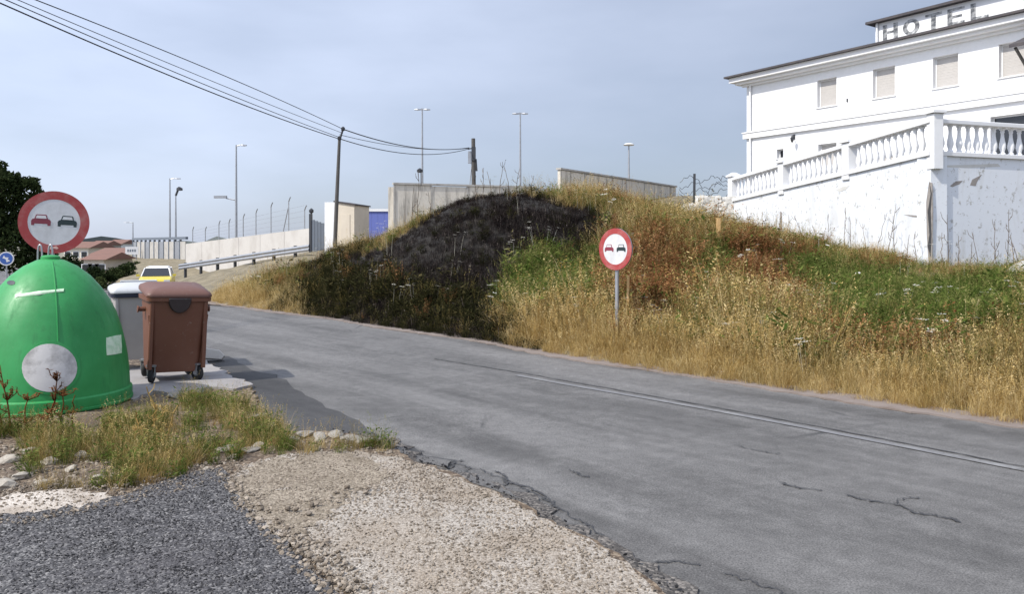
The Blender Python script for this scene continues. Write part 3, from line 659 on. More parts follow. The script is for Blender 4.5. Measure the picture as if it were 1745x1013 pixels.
kind = np.where(black & (rn < 0.04), 'deep', kind); kind = np.where(black & (rn >= 0.04), 'char', kind)
hs = 0.72+0.5*rg.uniform(0, 1, len(x))+0.40*wob; hs = hs*np.where((rg.uniform(0, 1, len(x)) < 0.10) & (t > 1.0), 1.45, 1.0)
wdist = np.where(y > 17, np.interp(y, [17.4, 27.0], [9.2, 7.46])-x, np.hypot(np.maximum(0, 9.2-x), 17.4-y)); hs = hs*np.where(x > 3, np.clip(0.42+wdist*0.15, 0.42, 1.0), 1.0)*np.where(t > 3, 0.9, 1.0)
hs = hs*np.where(y > 20.5, np.where(x < -6, 0.6, 0.68), 1.0)*np.clip(1+0.55*fbm(x*0.55, y*0.55, 91), 0.55, 1.5)
hs = hs*np.where(t < 0.35, 0.40, np.where(t < 0.7, 0.62, np.where(t < 1.3, 0.85, 0.95)))*np.where(black, 0.62, 1.0)*np.clip(0.75+y*0.012, 0.8, 1.15)
edge_thin = (t < 0.25) & (rg.uniform(0, 1, len(x)) < 0.35)
rotv = np.stack([rg.normal(0, .12, len(x)), rg.normal(0, .12, len(x)), rg.uniform(0, 6.28, len(x))], 1)
for k, lab, cat in (('straw', 'tall straw-coloured dry grass along the road and over the bank', 'grass'), ('olive', 'half dried olive grass over the upper bank', 'grass'),
                    ('fresh', 'green weeds in patches on the bank', 'weeds'), ('deep', 'dark green weeds at the foot of the burnt patch', 'weeds'),
                    ('char', 'blackened burnt stubble on the crest of the bank', 'stubble'), ('rust', 'rust brown dried weeds beside the right road sign', 'weeds')):
    s_ = (kind == k) & ~edge_thin
    gn_scatter({'straw': 'dry_grass', 'olive': 'drying_grass', 'fresh': 'green_weeds', 'deep': 'dark_weeds', 'char': 'burnt_stubble', 'rust': 'rusty_weeds'}[k], k,
               x[s_], y[s_], z[s_], rotv[s_], np.stack([hs[s_]*1.1, hs[s_]*1.1, hs[s_]], 1), lab, cat)
# white umbels dotted over the burnt patch and bank
s_ = rg.uniform(0, 1, len(x)) < np.where(black, 0.005, 0.006); s_ &= t > 0.8
gn_scatter('white_wildflowers', 'flower', x[s_], y[s_], z[s_], rotv[s_], np.ones((s_.sum(), 3))*0.9, 'small white flower heads dotted over the bank', 'flowers', 3)

# verge grass on the near side
def verge_pts(polys, n, seed):
    rg = np.random.default_rng(seed); X = []; Y = []
    for poly, share in polys:
        w = PG(poly); ax = [p[0] for p in w]; ay = [p[1] for p in w]
        xx = rg.uniform(min(ax), max(ax), n*8); yy = rg.uniform(min(ay), max(ay), n*8); m_ = in_poly(xx+0.06*fbm(xx*5, yy*5, 3), yy+0.06*fbm(xx*5, yy*5, 4), w)
        m_ &= fbm(xx*1.6, yy*1.6, 12) > -0.22
        k = int(n*share); X.append(xx[m_][:k]); Y.append(yy[m_][:k])
    X = np.concatenate(X); Y = np.concatenate(Y); return X, Y, zv(X, Y), rg
IG = (-4.80, 8.24)                                  # centre of the green bottle bank
def put(name, key, polys, n, seed, sc, label):
    X, Y, Zg, rg = verge_pts(polys, n, seed); ok = (X-IG[0])**2+(Y-IG[1])**2 > 0.74**2; X, Y, Zg = X[ok], Y[ok], Zg[ok]
    s = sc*rg.uniform(.6, 1.3, len(X)); r3 = np.stack([rg.normal(0,.15,len(X)), rg.normal(0,.15,len(X)), rg.uniform(0,6.28,len(X))], 1)
    gn_scatter(name, key, X, Y, Zg, r3, np.stack([s, s, s*1.0], 1), label, 'grass', seed)
strip1 = [(255,690),(330,680),(420,690),(432,712),(490,748),(500,775),(440,790),(370,800),(330,800),(260,790),(250,740)]
strip2 = [(40,775),(150,758),(260,770),(330,800),(300,828),(200,845),(60,850)]
strip3 = [(-60,735),(60,748),(230,730),(262,745),(200,765),(60,770),(-60,770)]
strip4 = [(470,760),(560,765),(680,770),(640,785),(480,790)]
put('verge_grass', 'fresh', [(strip1, .45), (strip2, .3), (strip3, .35), (strip4, .03)], 250, 61, 0.32, 'short green grass between the bottle bank and the driveway')
put('verge_straw', 'straw', [(strip1, .3), (strip2, .35), (strip3, .2), (strip4, .05)], 260, 62, 0.30, 'short dry grass mixed into the verge by the bins')
put('verge_drying_grass', 'olive', [(strip1, .5), (strip2, .5), (strip3, .3), (strip4, .08)], 240, 63, 0.30, 'thin half dried grass on the stony verge')

def pebbles(name, key, poly, n, seed, lo, hi, label, zo):
    rg = np.random.default_rng(seed); w = PG(poly); ax = [p[0] for p in w]; ay = [p[1] for p in w]
    xx = rg.uniform(min(ax), max(ax), n*4); yy = rg.uniform(max(2.3, min(ay)), max(ay), n*4); m_ = in_poly(xx, yy, w) & (fbm(xx*1.5, yy*1.5, seed) > rg.uniform(-.9, .3, n*4))
    xx, yy = xx[m_][:n], yy[m_][:n]; s = lo+(hi-lo)*rg.uniform(0, 1, len(xx))**3
    gn_scatter(name, key, xx, yy, zv(xx, yy)+zo+s*0.1, rg.uniform(0, 6.28, (len(xx), 3))*np.array([.1,.1,1]), np.stack([s, s*rg.uniform(.6,1,len(s)), s*.8], 1), label, 'gravel', seed)
pebbles('loose_gravel', 'pebble', grav_uv, 20000, 71, 0.004, 0.026, 'loose pale gravel beside the road', 0.016)
pebbles('asphalt_chips', 'chip', drive_uv, 22000, 72, 0.005, 0.016, 'dark and pale chips on the old driveway', 0.022)
pebbles('gravel_seam', 'pebble', [(372,820),(400,830),(470,905),(560,950),(640,1030),(560,1060),(470,965),(400,890)], 2600, 73, 0.006, 0.045, 'coarse stones where gravel meets driveway', 0.02)
pebbles('dirt_clods', 'pebble', [(480,892),(560,862),(640,836),(660,856),(580,882),(520,904)], 60, 75, 0.015, 0.06, 'dirt clods along the edge of the compacted patch', 0.03)
pebbles('strewn_grit', 'pebble', [(-80,845),(60,835),(200,842),(330,806),(400,800),(430,830),(330,850),(200,885),(60,912),(-80,915)], 2600, 76, 0.005, 0.03, 'pale grit strewn where the verge meets the driveway', 0.024)
pebbles('road_edge_chips', 'chip', [(560,735),(660,752),(740,790),(860,842),(960,895),(1060,950),(1180,1030),(1130,1040),(1020,965),(900,895),(780,835),(690,798),(600,770)], 2200, 77, 0.006, 0.035, 'dark crumbs along the broken road edge', -0.02)
pebbles('verge_stones', 'pebble', [(-60,760),(60,770),(260,770),(470,800),(560,788),(480,760),(640,760),(690,795),(560,800),(380,836),(300,826),(190,860),(-60,870)], 2600, 74, 0.010, 0.055, 'small stones strewn over the verge', 0.0)

# larger stones and broken concrete one can pick out, each its own thing
rocks = [rock_mesh(200+j, M['stone'], sub=2) for j in range(5)]; slabs = [rock_mesh(300+j, M['chunk'], sub=2, flatz=0.45) for j in range(4)]
rr = random.Random(12)
RK = ([(18,796,.17),(52,784,.14),(88,800,.15),(120,812,.12),(34,826,.16),(8,842,.18),(70,838,.11),(140,790,.12),(165,826,.09),(100,775,.10),
                                (205,778,.09),(60,762,.10),(372,778,.13),(398,790,.10),(440,772,.12),(352,812,.08)])
ru = [q[0] for q in RK]
for i, (u_, v_, s) in enumerate(RK):
    p = G(u_, v_); p.z = float(zv(p.x, p.y))+s*0.12
    tag(obj_of(rocks[i % 5], 'rock', None, p, (rr.uniform(-.2,.2), rr.uniform(-.2,.2), rr.uniform(0,6)), (s, s*rr.uniform(.7,1), s*rr.uniform(.6,.9))), 'rough brown stone on the weedy verge, %s from the left' % nth(ru, i), 'stone', 'stones on the verge')
RK = ([(430,722,.22),(452,735,.2),(520,752,.2),(545,758,.17),(572,754,.2),(600,760,.18),(626,764,.2),(500,760,.14),(395,774,.2),(425,780,.16),(300,680,.24),(335,674,.2)])
ru = [q[0] for q in RK]
for i, (u_, v_, s) in enumerate(RK):
    p = G(u_, v_); p.z = float(zv(p.x, p.y))+s*0.10
    tag(obj_of(slabs[i % 4], 'concrete_chunk', None, p, (rr.uniform(-.15,.15), rr.uniform(-.15,.15), rr.uniform(0,6)), (s*1.2, s*.75, s*.6)), 'pale broken concrete chunk along the crumbling road edge, %s from the left' % nth(ru, i), 'rubble', 'broken concrete along the road edge')

# ------------------------------------------------------------------ green bottle bank
prof = [(0.735,0.0),(0.765,0.02),(0.772,0.10),(0.768,0.145),(0.748,0.16),(0.746,0.20),(0.740,0.33),(0.724,0.48),(0.700,0.62),(0.664,0.78),(0.615,0.94),(0.550,1.08),(0.468,1.21),(0.365,1.335),(0.245,1.435),(0.13,1.495),(0.05,1.515),(0.0005,1.518)]
def ig_r(z):
    zs = [p[1] for p in prof]; rs = [p[0] for p in prof]; return float(np.interp(z, zs, rs))
bb = thing('bottle_bank', 'big green dome shaped bottle bank with white disc on the weedy verge', 'bottle bank', (IG[0], IG[1], 0.03), math.atan2(-IG[0], IG[1])*0)
MB().lathe(prof, 64, caps=False).build('dome', M['green'], bb, smooth=True)
def on_dome(az, z, off):      # az measured from -Y (towards the camera) to +X
    r = ig_r(z)+off; return (r*math.sin(az), -r*math.cos(az), z)
az0 = math.atan2(IG[0]*-1, IG[1])*0.0
def dome_patch(cu, cv, shape, name, mat, off, parent=bb, n=28):
    """curved patch on the dome; shape gives (u,v) photo offsets -> turned into azimuth / height"""
    c = Vector((IG[0], IG[1], 0)); pts = []
    def hit(u_, v_):
        o = Vector((0,0,H)); d = Vector(((u_-CX)/F, 1, -(v_-HY)/F)); lo = 4.0; best = None
        for k in range(700):
            s = 5.5+k*0.005; p = o+d*s-c; zz = p.z-0.03
            if 0 <= zz <= 1.518 and math.hypot(p.x, p.y) <= ig_r(zz): best = p; break
        return (math.atan2(best.x, -best.y), best.z-0.03) if best else None
    h0 = hit(cu, cv); ring = [hit(cu+a, cv+b) for a, b in shape]; ring = [q for q in ring if q]
    vs = []; fs = []; L_ = 6; nn = len(ring)
    for k in range(L_+1):
        for q in ring:
            t = k/L_; vs.append(on_dome(h0[0]+(q[0]-h0[0])*t, h0[1]+(q[1]-h0[1])*t, off))
    for k in range(L_):
        for i in range(nn): fs.append((k*nn+i, k*nn+(i+1) % nn, (k+1)*nn+(i+1) % nn, (k+1)*nn+i))
    base = len(vs)                                   # rim back to the shell, so the patch has thickness
    for q in ring: vs.append(on_dome(q[0], q[1], -0.004))
    for i in range(nn): fs.append((L_*nn+i, L_*nn+(i+1) % nn, base+(i+1) % nn, base+i))
    return MB().add(vs, fs).build(name, mat, parent, smooth=True)
circ = lambda a, b, n=30: [(a*math.cos(2*math.pi*k/n), b*math.sin(2*math.pi*k/n)) for k in range(n)]
dome_patch(85, 627, circ(51, 46), 'disc_surround', M['green'], 0.012)
dome_patch(84, 627, circ(46, 41), 'round_disc', M['sticker'], 0.016)
dome_patch(66, 498, [(-40,4),(-39,9),(0,5),(41,-1),(42,-6),(0,-2)], 'pale_strip', M['strip'], 0.008)
dome_patch(193, 588, [(-13,-12),(-4,-14),(4,-16),(12,-17),(13,0),(13,14),(4,16),(-4,17),(-12,18),(-13,2)], 'sticker', M['strip'], 0.006)
dome_patch(19, 482, circ(7, 4, 12), 'bolt_hole', M['darkmetal'], 0.004)
for s in (-1, 1):                                     # twin lifting loops on top
    pts = [(-0.02+0.07*s*0.5+0.012*math.sin(k), 0.05*math.cos(math.pi*k/8)*0.6, 1.50+0.17*math.sin(math.pi*k/8)) for k in range(9)]
    pts = [(-0.055+0.055*s+0.045*math.cos(math.pi*k/10)*0.5, 0.0, 1.49+0.165*math.sin(math.pi*k/10)**0.6) for k in range(11)]
    MB().tube(pts, 0.009, 6).build('lifting_loop', M['galv'], bb, smooth=True)
for az in (0.62, 0.62+math.pi):                     # moulded seam between the half shells
    MB().tube([on_dome(az, zz, 0.002) for zz in np.linspace(.17, 1.48, 26)], .008, 6).build('moulded_seam', M['green'], bb, smooth=True)
MB().lathe([(0.09,1.49),(0.09,1.53),(0.07,1.545),(0.02,1.55)], 20).build('top_plate', M['green'], bb, smooth=True)
pr = [(0.760,0.018),(0.777,0.03),(0.777,0.05),(0.762,0.06)]
MB().lathe(pr, 64, caps=False).build('base_ring', M['green'], bb, smooth=True)

# ------------------------------------------------------------------ wheeled bins
def wheeled_bin(label, loc, rz, body_m, lid_m, rim_m, hatch, W=0.80, D=0.72, Ht=1.06, slope=0.07):
    t = thing('wheeled_bin', label, 'bin', loc, rz)
    rings = [rrect(W*.78, D*.74, .07, .12), rrect(W*.82, D*.78, .07, .16), rrect(W*.90, D*.89, .07, .70), rrect(W*.95, D*.94, .06, Ht-.06), rrect(W*.97, D*.96, .06, Ht)]
    body = MB().loft(rings).build('body', body_m, t, smooth=True)
    for sx in (-1, 1):
        MB().box(-.012,.012,-.012,.02,.2,Ht-.2).build('mould_rib', body_m, t).rotation_euler = (R(4.4), 0, 0)
        t.children[-1].location = (sx*W*.17, -D*.372, 0)
        MB().loft([rrect(.05,.05,.015,.17), rrect(.05,.05,.015,Ht-.02)]).build('corner_rib', body_m, t, smooth=True).location = (sx*W*.43, -D*.455, 0)
        t.children[-1].rotation_euler = (R(4.6), R(sx*4.6), 0); t.children[-1].location = (sx*W*.37, -D*.35, 0.0)
    MB().loft([rrect(W*.97,D*.96,.06,Ht-.05), rrect(W*1.04,D*1.03,.06,Ht-.045), rrect(W*1.05,D*1.04,.06,Ht), rrect(W*.98,D*.97,.06,Ht+.005)]).build('rim', rim_m, t, smooth=True)
    lr = []
    for k, (s, zz) in enumerate(((1.055,.008),(1.06,.03),(1.02,.055),(.86,.085),(.55,.105),(.2,.112))):
        lr.append([(p[0], p[1], p[2]+slope*(p[1]/D+0.5)*(1 if k else .8)) for p in rrect(W*s, D*s, .06*min(1,s), Ht+zz)])
    lid = MB().loft(lr).build('lid', lid_m, t, smooth=True)
    MB().tube([(-W*.3,D*.56,Ht+.12),(-W*.3,D*.62,Ht+.13),(W*.3,D*.62,Ht+.13),(W*.3,D*.56,Ht+.12)], .016, 8).build('handle', lid_m, lid, smooth=True)
    if hatch:
        pts = [(.125*math.cos(a), .15*math.sin(a)) for a in np.linspace(math.pi, 2*math.pi, 16)]+[(.125,.03),(-.125,.03)]
        h = MB().prism(pts, -.045, .03).build('hatch', M['brown_dark'], t, smooth=True, bevel=.012); h.location = (0, -D*.47, Ht-.03); h.rotation_euler = (R(4),0,0)
    for sx in (-1, 1):
        m = MB().lathe([(.028,0),(.028,.07),(.04,.072),(.04,.085)], 14, Matrix.Rotation(R(90)*sx, 4, 'Y'))
        m.build('trunnion', rim_m, t, smooth=True).location = (sx*W*.47, 0, Ht-.16)
        for sy in (-1, 1):
            c = bpy.data.objects.new('caster', None); COL.objects.link(c); c.parent = t; c.location = (sx*W*.38, sy*D*.36, 0); c.rotation_euler = (0,0,R(25*sx))
            wm = Matrix.Translation((0,0.02,.095)) @ Matrix.Rotation(R(90), 4, 'Y')
            MB().lathe([(.055,-.022),(.088,-.022),(.095,-.012),(.095,.012),(.088,.022),(.055,.022)], 20, wm).build('tyre', M['rubber'], c, smooth=True)
            MB().lathe([(.054,-.018),(.02,-.028),(.02,.028),(.054,.018)], 16, wm).build('rim', M['galv'], c, smooth=True)
            fk = MB().box(-.045,-.036,-.02,.04,.08,.2).box(.036,.045,-.02,.04,.08,.2).box(-.055,.055,-.04,.05,.195,.215); fk.build('fork', M['galv'], c)
    return t
brown = wheeled_bin('brown plastic wheeled bin with dark round hatch, standing nearest the road', (-4.14, 9.62, 0.055), R(33), M['brown'], M['brown_lid'], M['brown'], True, 0.69, 0.68, 1.01)
brown.rotation_euler = (R(1.0), R(2.2), R(33))
grey = wheeled_bin('grey wheeled bin with dark blue rim, half hidden behind the green dome', (-4.98, 10.65, 0.055), R(30), M['grey_bin'], M['grey_lid'], M['navy'], False, 0.74, 0.70, 0.99, 0.03)

fr = thing('slab_fragment', 'white broken slab lying behind the brown bin at the road edge', 'rubble', (G(352,618).x, G(352,618).y, 0.05), R(20))
MB().prism([(-.22,0),(.20,.0),(.24,.06),(.16,.13),(-.05,.15),(-.2,.12)], -.06, .09).build('slab', M['litter'], fr, bevel=.01)
fr.rotation_euler = (R(-12), R(6), R(15))

# ------------------------------------------------------------------ no-overtaking signs
def disc_pts(r, n=48): return [(r*math.cos(2*math.pi*k/n), r*math.sin(2*math.pi*k/n)) for k in range(n)]
def ring_mesh(r0, r1, y0, y1, n=64):
    m = MB(); vs = []; fs = []
    for k in range(n):
        a = 2*math.pi*k/n; c, s = math.cos(a), math.sin(a)
        vs += [(r0*c,y0,r0*s),(r1*c,y0,r1*s),(r1*c,y1,r1*s),(r0*c,y1,r0*s)]
    for k in range(n):
        a, b = 4*k, 4*((k+1) % n); fs += [(a,b,b+1,a+1),(a+1,b+1,b+2,a+2),(a+3,a+2,b+2,b+3),(a,a+3,b+3,b)]
    return m.add(vs, fs)
CAR = [(-.145,-.075),(-.10,-.075),(-.10,-.045),(.10,-.045),(.10,-.075),(.145,-.075),(.15,.0),(.135,.03),(.10,.045),(.082,.11),(.068,.118),(-.068,.118),(-.082,.11),(-.10,.045),(-.135,.03),(-.15,0)]
CAR_WIN = [(-.082,.048),(.082,.048),(.066,.10),(-.066,.10)]
def no_overtaking(label, loc, rz, dia, post_h, post_m, tilt=0.0):
    t = thing('road_sign', label, 'road sign', loc, rz); r = dia/2; k = dia/0.9
    plate = MB().prism(disc_pts(r, 64), 0.0, 0.02).build('plate', M['galv'], t, smooth=True)
    ring = ring_mesh(r*.735, r, -.006, 0.004).build('red_ring', M['sign_red'], t)
    face = MB().prism(disc_pts(r*.738, 64), -.003, -.001).build('white_face', M['sign_white'], t)
    for dx_, mt, nm in ((-.165*k*1.0, M['sign_dark_red'], 'red_car_symbol'), (.165*k*1.0, M['sign_black'], 'black_car_symbol')):
        MB().prism([(p[0]*k*.82+dx_, p[1]*k*.82+.005) for p in CAR], -.006, -.0035).build(nm, mt, t)
        MB().prism([(p[0]*k*.82+dx_, p[1]*k*.82+.005) for p in CAR_WIN], -.008, -.0065).build('symbol_window', M['sign_white'], t)
    MB().box(-.025,.025,.022,.062,-post_h,r*.6).build('post', post_m, t, bevel=.004)
    for zz in (-.15, .15): MB().box(-.10,.10,.0205,.03,zz*k*1.5-.02,zz*k*1.5+.02).build('bracket', M['galv'], t)
    t.rotation_euler = (0, tilt, rz); return t
s1 = P(92, 379, 10.55)
sg = no_overtaking('large round no overtaking sign standing behind the green bottle bank', s1, R(27), 0.83, s1.z-0.0, M['galv'], R(3))
chip = MB().prism([(-.06,-.01),(-.03,.028),(.0,.012),(.04,.03),(.07,.0),(.05,-.012),(.01,-.004),(-.03,-.02)], -.009, -.0065).build('peeled_spot', worn('peeled sticker', (.7,.45,.38), (.5,.2,.2), .4), sg); chip.location = (0.0, 0, -.345)
s2 = P(1048, 425, 12.1)
no_overtaking('small round no overtaking sign on a thin post in the roadside grass', s2, R(-47), 0.64, s2.z-zh(s2.x, s2.y)+0.1, M['galv'])
# small blue sign far left
s3 = P(10, 441, 34.0)
t = thing('road_sign', 'small round blue sign in front of the dark tree', 'road sign', s3, R(15))
MB().prism(disc_pts(.30, 40), 0, .02).build('plate', M['sign_white'], t); MB().prism(disc_pts(.25, 40), -.004, -.001).build('blue_face', M['sign_blue'], t)
MB().prism([(-.14,.02),(-.02,-.02),(.02,-.16),(.16,-.10),(.06,-.03),(.10,.04),(-.04,.06),(-.08,.14)], -.008, -.005).build('white_arrow', M['sign_white'], t)
MB().tube([(0,.05,-s3.z-1.0),(0,.05,.2)], .03, 8).build('post', M['galv'], t)

# stakes in the grass
for lab, (u_, v0, v1, Y, w) in (('tall bare wooden stake standing in grass below the white wall', (1223, 372, 440, 18.2, .045)), ('short wooden stake beside the post of the small road sign', (1069, 470, 530, 12.6, .02))):
    p0 = P(u_, v1, Y); p1 = P(u_+1, v0, Y); p0.z = zh(p0.x, p0.y)-0.15
    tag(MB().loft([[(p0.x+a*w, p0.y+b*w, p0.z) for a, b in ((-1,-1),(1,-1),(1,1),(-1,1))], [(p1.x+a*w*.9, p1.y+b*w*.9, p1.z) for a, b in ((-1,-1),(1,-1),(1,1),(-1,1))]]).build('stake', M['stake'], bevel=.004), lab, 'stake')

# ------------------------------------------------------------------ hotel
hc = P(1272, 415, 40.0); HZ = 2.9
hot = thing('hotel', 'white three storey hotel with faded lettering on its top storey', 'hotel', (hc.x, hc.y, HZ), math.atan2(-.838, .545))
def wall_open(L_, z0, z1, ops, depth, y0=0.0):
    """front wall in the xz plane at y=y0 with real openings and reveals; ops: (x0,x1,z0,z1)"""
    xs = sorted({0, L_, *[a for o in ops for a in o[:2]]}); zs = sorted({z0, z1, *[a for o in ops for a in o[2:]]}); m = MB()
    for i in range(len(xs)-1):
        for j in range(len(zs)-1):
            cx, cz = (xs[i]+xs[i+1])/2, (zs[j]+zs[j+1])/2
            if any(o[0] < cx < o[1] and o[2] < cz < o[3] for o in ops): continue
            m.add([(xs[i],y0,zs[j]),(xs[i+1],y0,zs[j]),(xs[i+1],y0,zs[j+1]),(xs[i],y0,zs[j+1])], [(0,1,2,3)])
    for a, b, c, d in ops:
        m.add([(a,y0,c),(b,y0,c),(b,y0,d),(a,y0,d),(a,y0+depth,c),(b,y0+depth,c),(b,y0+depth,d),(a,y0+depth,d)], [(0,4,5,1),(1,5,6,2),(2,6,7,3),(3,7,4,0)])
    return m
EV = 7.24; LH = 19.0
upper = [(c-.50, c+.50, 5.06, 6.32) for c in (4.60, 7.37, 9.99, 12.5, 15.2, 17.8)]
lower = [(1.84, 2.22, 2.92, 3.36), (4.15, 5.10, 2.1, 3.36), (7.0, 8.0, 1.2, 2.7), (11.7, 13.3, 1.6, 3.62)]
w = wall_open(LH, -1.6, EV, upper+lower, .30)
w.add([(0,0,-1.6),(0,9,-1.6),(0,9,EV),(0,0,EV),(LH,0,-1.6),(LH,9,-1.6),(LH,9,EV),(LH,0,EV)], [(0,1,2,3),(4,7,6,5),(1,5,6,2)])
wm_ = MB(); wm_.v, wm_.f = w.v, w.f
me = bpy.data.meshes.new('wall'); me.from_pydata(w.v, [], w.f); me.materials.append(M['white_wall']); obj_of(me, 'wall', hot)
for i, (a, b, c, d) in enumerate(upper+lower):
    win = bpy.data.objects.new('window', None); COL.objects.link(win); win.parent = hot; win.location = ((a+b)/2, .20, c); W2 = (b-a)/2-.003; hh = d-c-.003
    fm = MB().box(-W2,-W2+.05,0,.05,.003,hh).box(W2-.05,W2,0,.05,.003,hh).box(-W2+.05,W2-.05,0,.05,hh-.05,hh).box(-W2+.05,W2-.05,0,.05,.003,.05)
    fm.build('frame', M['white_wall'], win)
    if i == 6 or i == 9:
        MB().box(-W2+.051,W2-.051,.02,.03,.051,hh-.051).build('pane', M['glass'], win)
    else:
        bl = MB()
        ns = int((hh-.1)/.055)
        for k in range(ns): bl.box(-W2+.051, W2-.051, .012+.004*(k % 2), .03, .052+k*(hh-.104)/ns, .052+(k+1)*(hh-.104)/ns-.004)
        bl.build('blind', M['blind'], win)
    MB().box(-W2-.06,W2+.06,-.25,-.005,-.05,-.004).build('sill', M['white_wall'], win)
# string course, cornice, eaves
MB().box(-.14,LH,-.14,.0,4.07,4.34).box(-.18,LH,-.18,.0,4.342,4.40).build('string_course', M['white_wall'], hot)
MB().prism([(-.75,6.78),(-.75,7.10),(-.55,7.10),(-.55,6.78)], 0, 1)  # (unused helper shape kept out of scene)
cor = MB()
for k, (o, z0, z1) in enumerate(((.18,6.70,6.80),(.40,6.802,6.92),(.62,6.922,7.16))): cor.box(-o, LH, -o, -.0005, z0, z1)
cor.build('cornice', M['white_wall'], hot)
MB().box(-.80,LH+.3,-.80,9.5,7.165,7.25).build('roof_edge', M['roof_dark'], hot)
MB().add([(-.80,-.80,7.252),(LH+.3,-.80,7.252),(LH+.3,9.5,7.252),(-.80,9.5,7.252),(3.5,4.2,7.85),(LH-2,4.2,7.85)], [(0,1,5,4),(1,2,5),(2,3,4,5),(3,0,4)]).build('roof', M['roof_dark'], hot)
for k in range(60): pass
MB().tube([(.30,-.10,6.7),(.30,-.10,-1.6)], .05, 10).build('downpipe', M['white_wall'], hot, smooth=True)
# attic storey with lettering
AX, AY, AT = 6.42, 0.9, 8.52
MB().box(AX, LH-.5, AY, 7.5, 7.26, AT).build('attic', M['white_wall'], hot)
MB().box(AX-.30,LH,AY-.30,7.8,AT+.002,AT+.11).build('attic_roof', M['roof_dark'], hot)
MB().tube([(AX+.12,AY-.07,AT),(AX+.12,AY-.07,7.3)], .045, 8).build('attic_downpipe', M['white_wall'], hot, smooth=True)
def strokes(ch):
    w, h, t = .68, .84, .19
    return {'H': [(0,t,0,h),(w-t,w,0,h),(t,w-t,.34,.34+.11)], 'T': [(0,w,h-.12,h),(w/2-t/2,w/2+t/2,0,h-.12)],
            'E': [(0,t,0,h),(t,w,h-.12,h),(t,w*.85,.34,.45),(t,w,0,.12)], 'L': [(0,t,0,h),(t,w,0,.12)]}[ch]
sgn = bpy.data.objects.new('hotel_lettering', None); COL.objects.link(sgn); sgn.parent = hot; sgn.location = (AX+.36, AY-.004, 7.72); sgn.scale = (1, 1, .78); sgn['label'] = 'faded dark capital letters reading HOTEL'
lx = 0
for ch in 'HOTEL':
    m = MB()
    if ch == 'O':
        n = 36; vs = []; fs = []
        for k in range(n):
            a = 2*math.pi*k/n
            for (ra, rb) in ((.36,.43),(.18,.27)):
                for yy in (0, -.012): vs.append((.36+ra*math.cos(a), yy, .40+rb*math.sin(a)))
        for k in range(n):
            a, b = 4*k, 4*((k+1) % n); fs += [(a+1,b+1,b+3,a+3),(a,a+1,b+1,b)[::-1],(a+2,b+2,b+3,a+3)]
        m.add(vs, fs); adv = .98
    else:
        for (x0, x1, z0, z1) in strokes(ch): m.box(x0, x1, -.012, 0, z0, z1)
        adv = .92
    o = m.build('letter', M['lettering'], sgn); o.location = (lx, 0, 0); lx += adv
# wall lamp and porch roof at the right
lb = MB().tube([(2.85,0,3.86),(2.85,-.14,3.92),(2.93,-.30,3.86)], .018, 6).box(2.80,2.90,-.02,-.001,3.74,3.98); lb.build('lamp_bracket', M['darkmetal'], hot)
MB().lathe([(.03,.0),(.07,.10),(.085,.22),(.02,.30)], 10, Matrix.Translation((2.97,-.32,3.56))).build('wall_lamp', M['darkmetal'], hot)
MB().add([(13.1,-1.6,5.75),(17,-1.6,5.75),(17,-.0,6.35),(13.1,-.0,6.35),(13.1,-1.6,5.87),(17,-1.6,5.87),(17,-.0,6.47),(13.1,-.0,6.47)], [(0,3,2,1),(4,5,6,7),(0,1,5,4),(1,2,6,5),(2,3,7,6),(3,0,4,7)]).build('porch_roof', M['roof_dark'], hot)
MB().tube([(13.25,-1.45,5.74),(13.25,-.06,4.75)], .06, 6).build('porch_brace', M['wood'], hot)
MB().box(5.62,5.68,-.03,-.001,5.1,5.25).build('vent', M['darkmetal'], hot)

# ------------------------------------------------------------------ balustraded retaining wall
A_ = Vector((7.46,27.0)); B_ = Vector((9.2,17.4)); C_ = Vector((17.1,20.1))
zA, zB = 3.10, 3.63
rw = thing('balustrade_wall', 'white peeling retaining wall topped by a stone balustrade below the hotel', 'wall', (B_.x, B_.y, 0))
def loc2(p, z): return Vector((p.x-B_.x, p.y-B_.y, z))
def run_box(m, p, q, zp0, zp1, zq0, zq1, th, inset=0.0):
    """wall segment p->q; outer face on the line, thickness to the inner side"""
    d = (q-p).normalized(); nn = Vector((-d.y, d.x))
    if nn.dot(Vector((1, 0.8))) < 0: nn = -nn
    a, b = p+nn*inset, q+nn*inset; c, e = q+nn*(inset+th), p+nn*(inset+th)
    m.add([loc2(a,zp0),loc2(b,zq0),loc2(c,zq0),loc2(e,zp0),loc2(a,zp1),loc2(b,zq1),loc2(c,zq1),loc2(e,zp1)], [(0,3,2,1),(4,5,6,7),(0,1,5,4),(1,2,6,5),(2,3,7,6),(3,0,4,7)]); return nn
BO = .10     # base course height under the balusters
m = MB(); run_box(m, A_, B_, 1.2, zA-.002, 0.2, zB-.002, .4); m.build('left_wall', M['stained'], rw)
m = MB(); nC = run_box(m, B_+Vector((.02,.003)), C_, 0.2, zB-.004, 0.2, zB-.004, .4); m.build('front_wall', M['stained'], rw)
for (p, q, z0, z1) in ((A_, B_, zA, zB), (B_, C_, zB, zB)):
    m = MB(); run_box(m, p, q, z0, z0+BO, z1, z1+BO, .30, -.06); m.build('base_course', M['white_wall'], rw, bevel=.012)
    m = MB(); run_box(m, p, q, z0+.72, z0+.82, z1+.72, z1+.82, .28, -.05); m.build('hand_rail', M['white_wall'], rw, bevel=.015)
bal = MB().lathe([(.062,0),(.062,.05),(.04,.07),(.05,.11),(.072,.18),(.07,.24),(.05,.33),(.036,.42),(.034,.49),(.046,.53),(.038,.55),(.058,.575),(.058,.62)], 12).mesh('baluster', M['white_wall'], True)
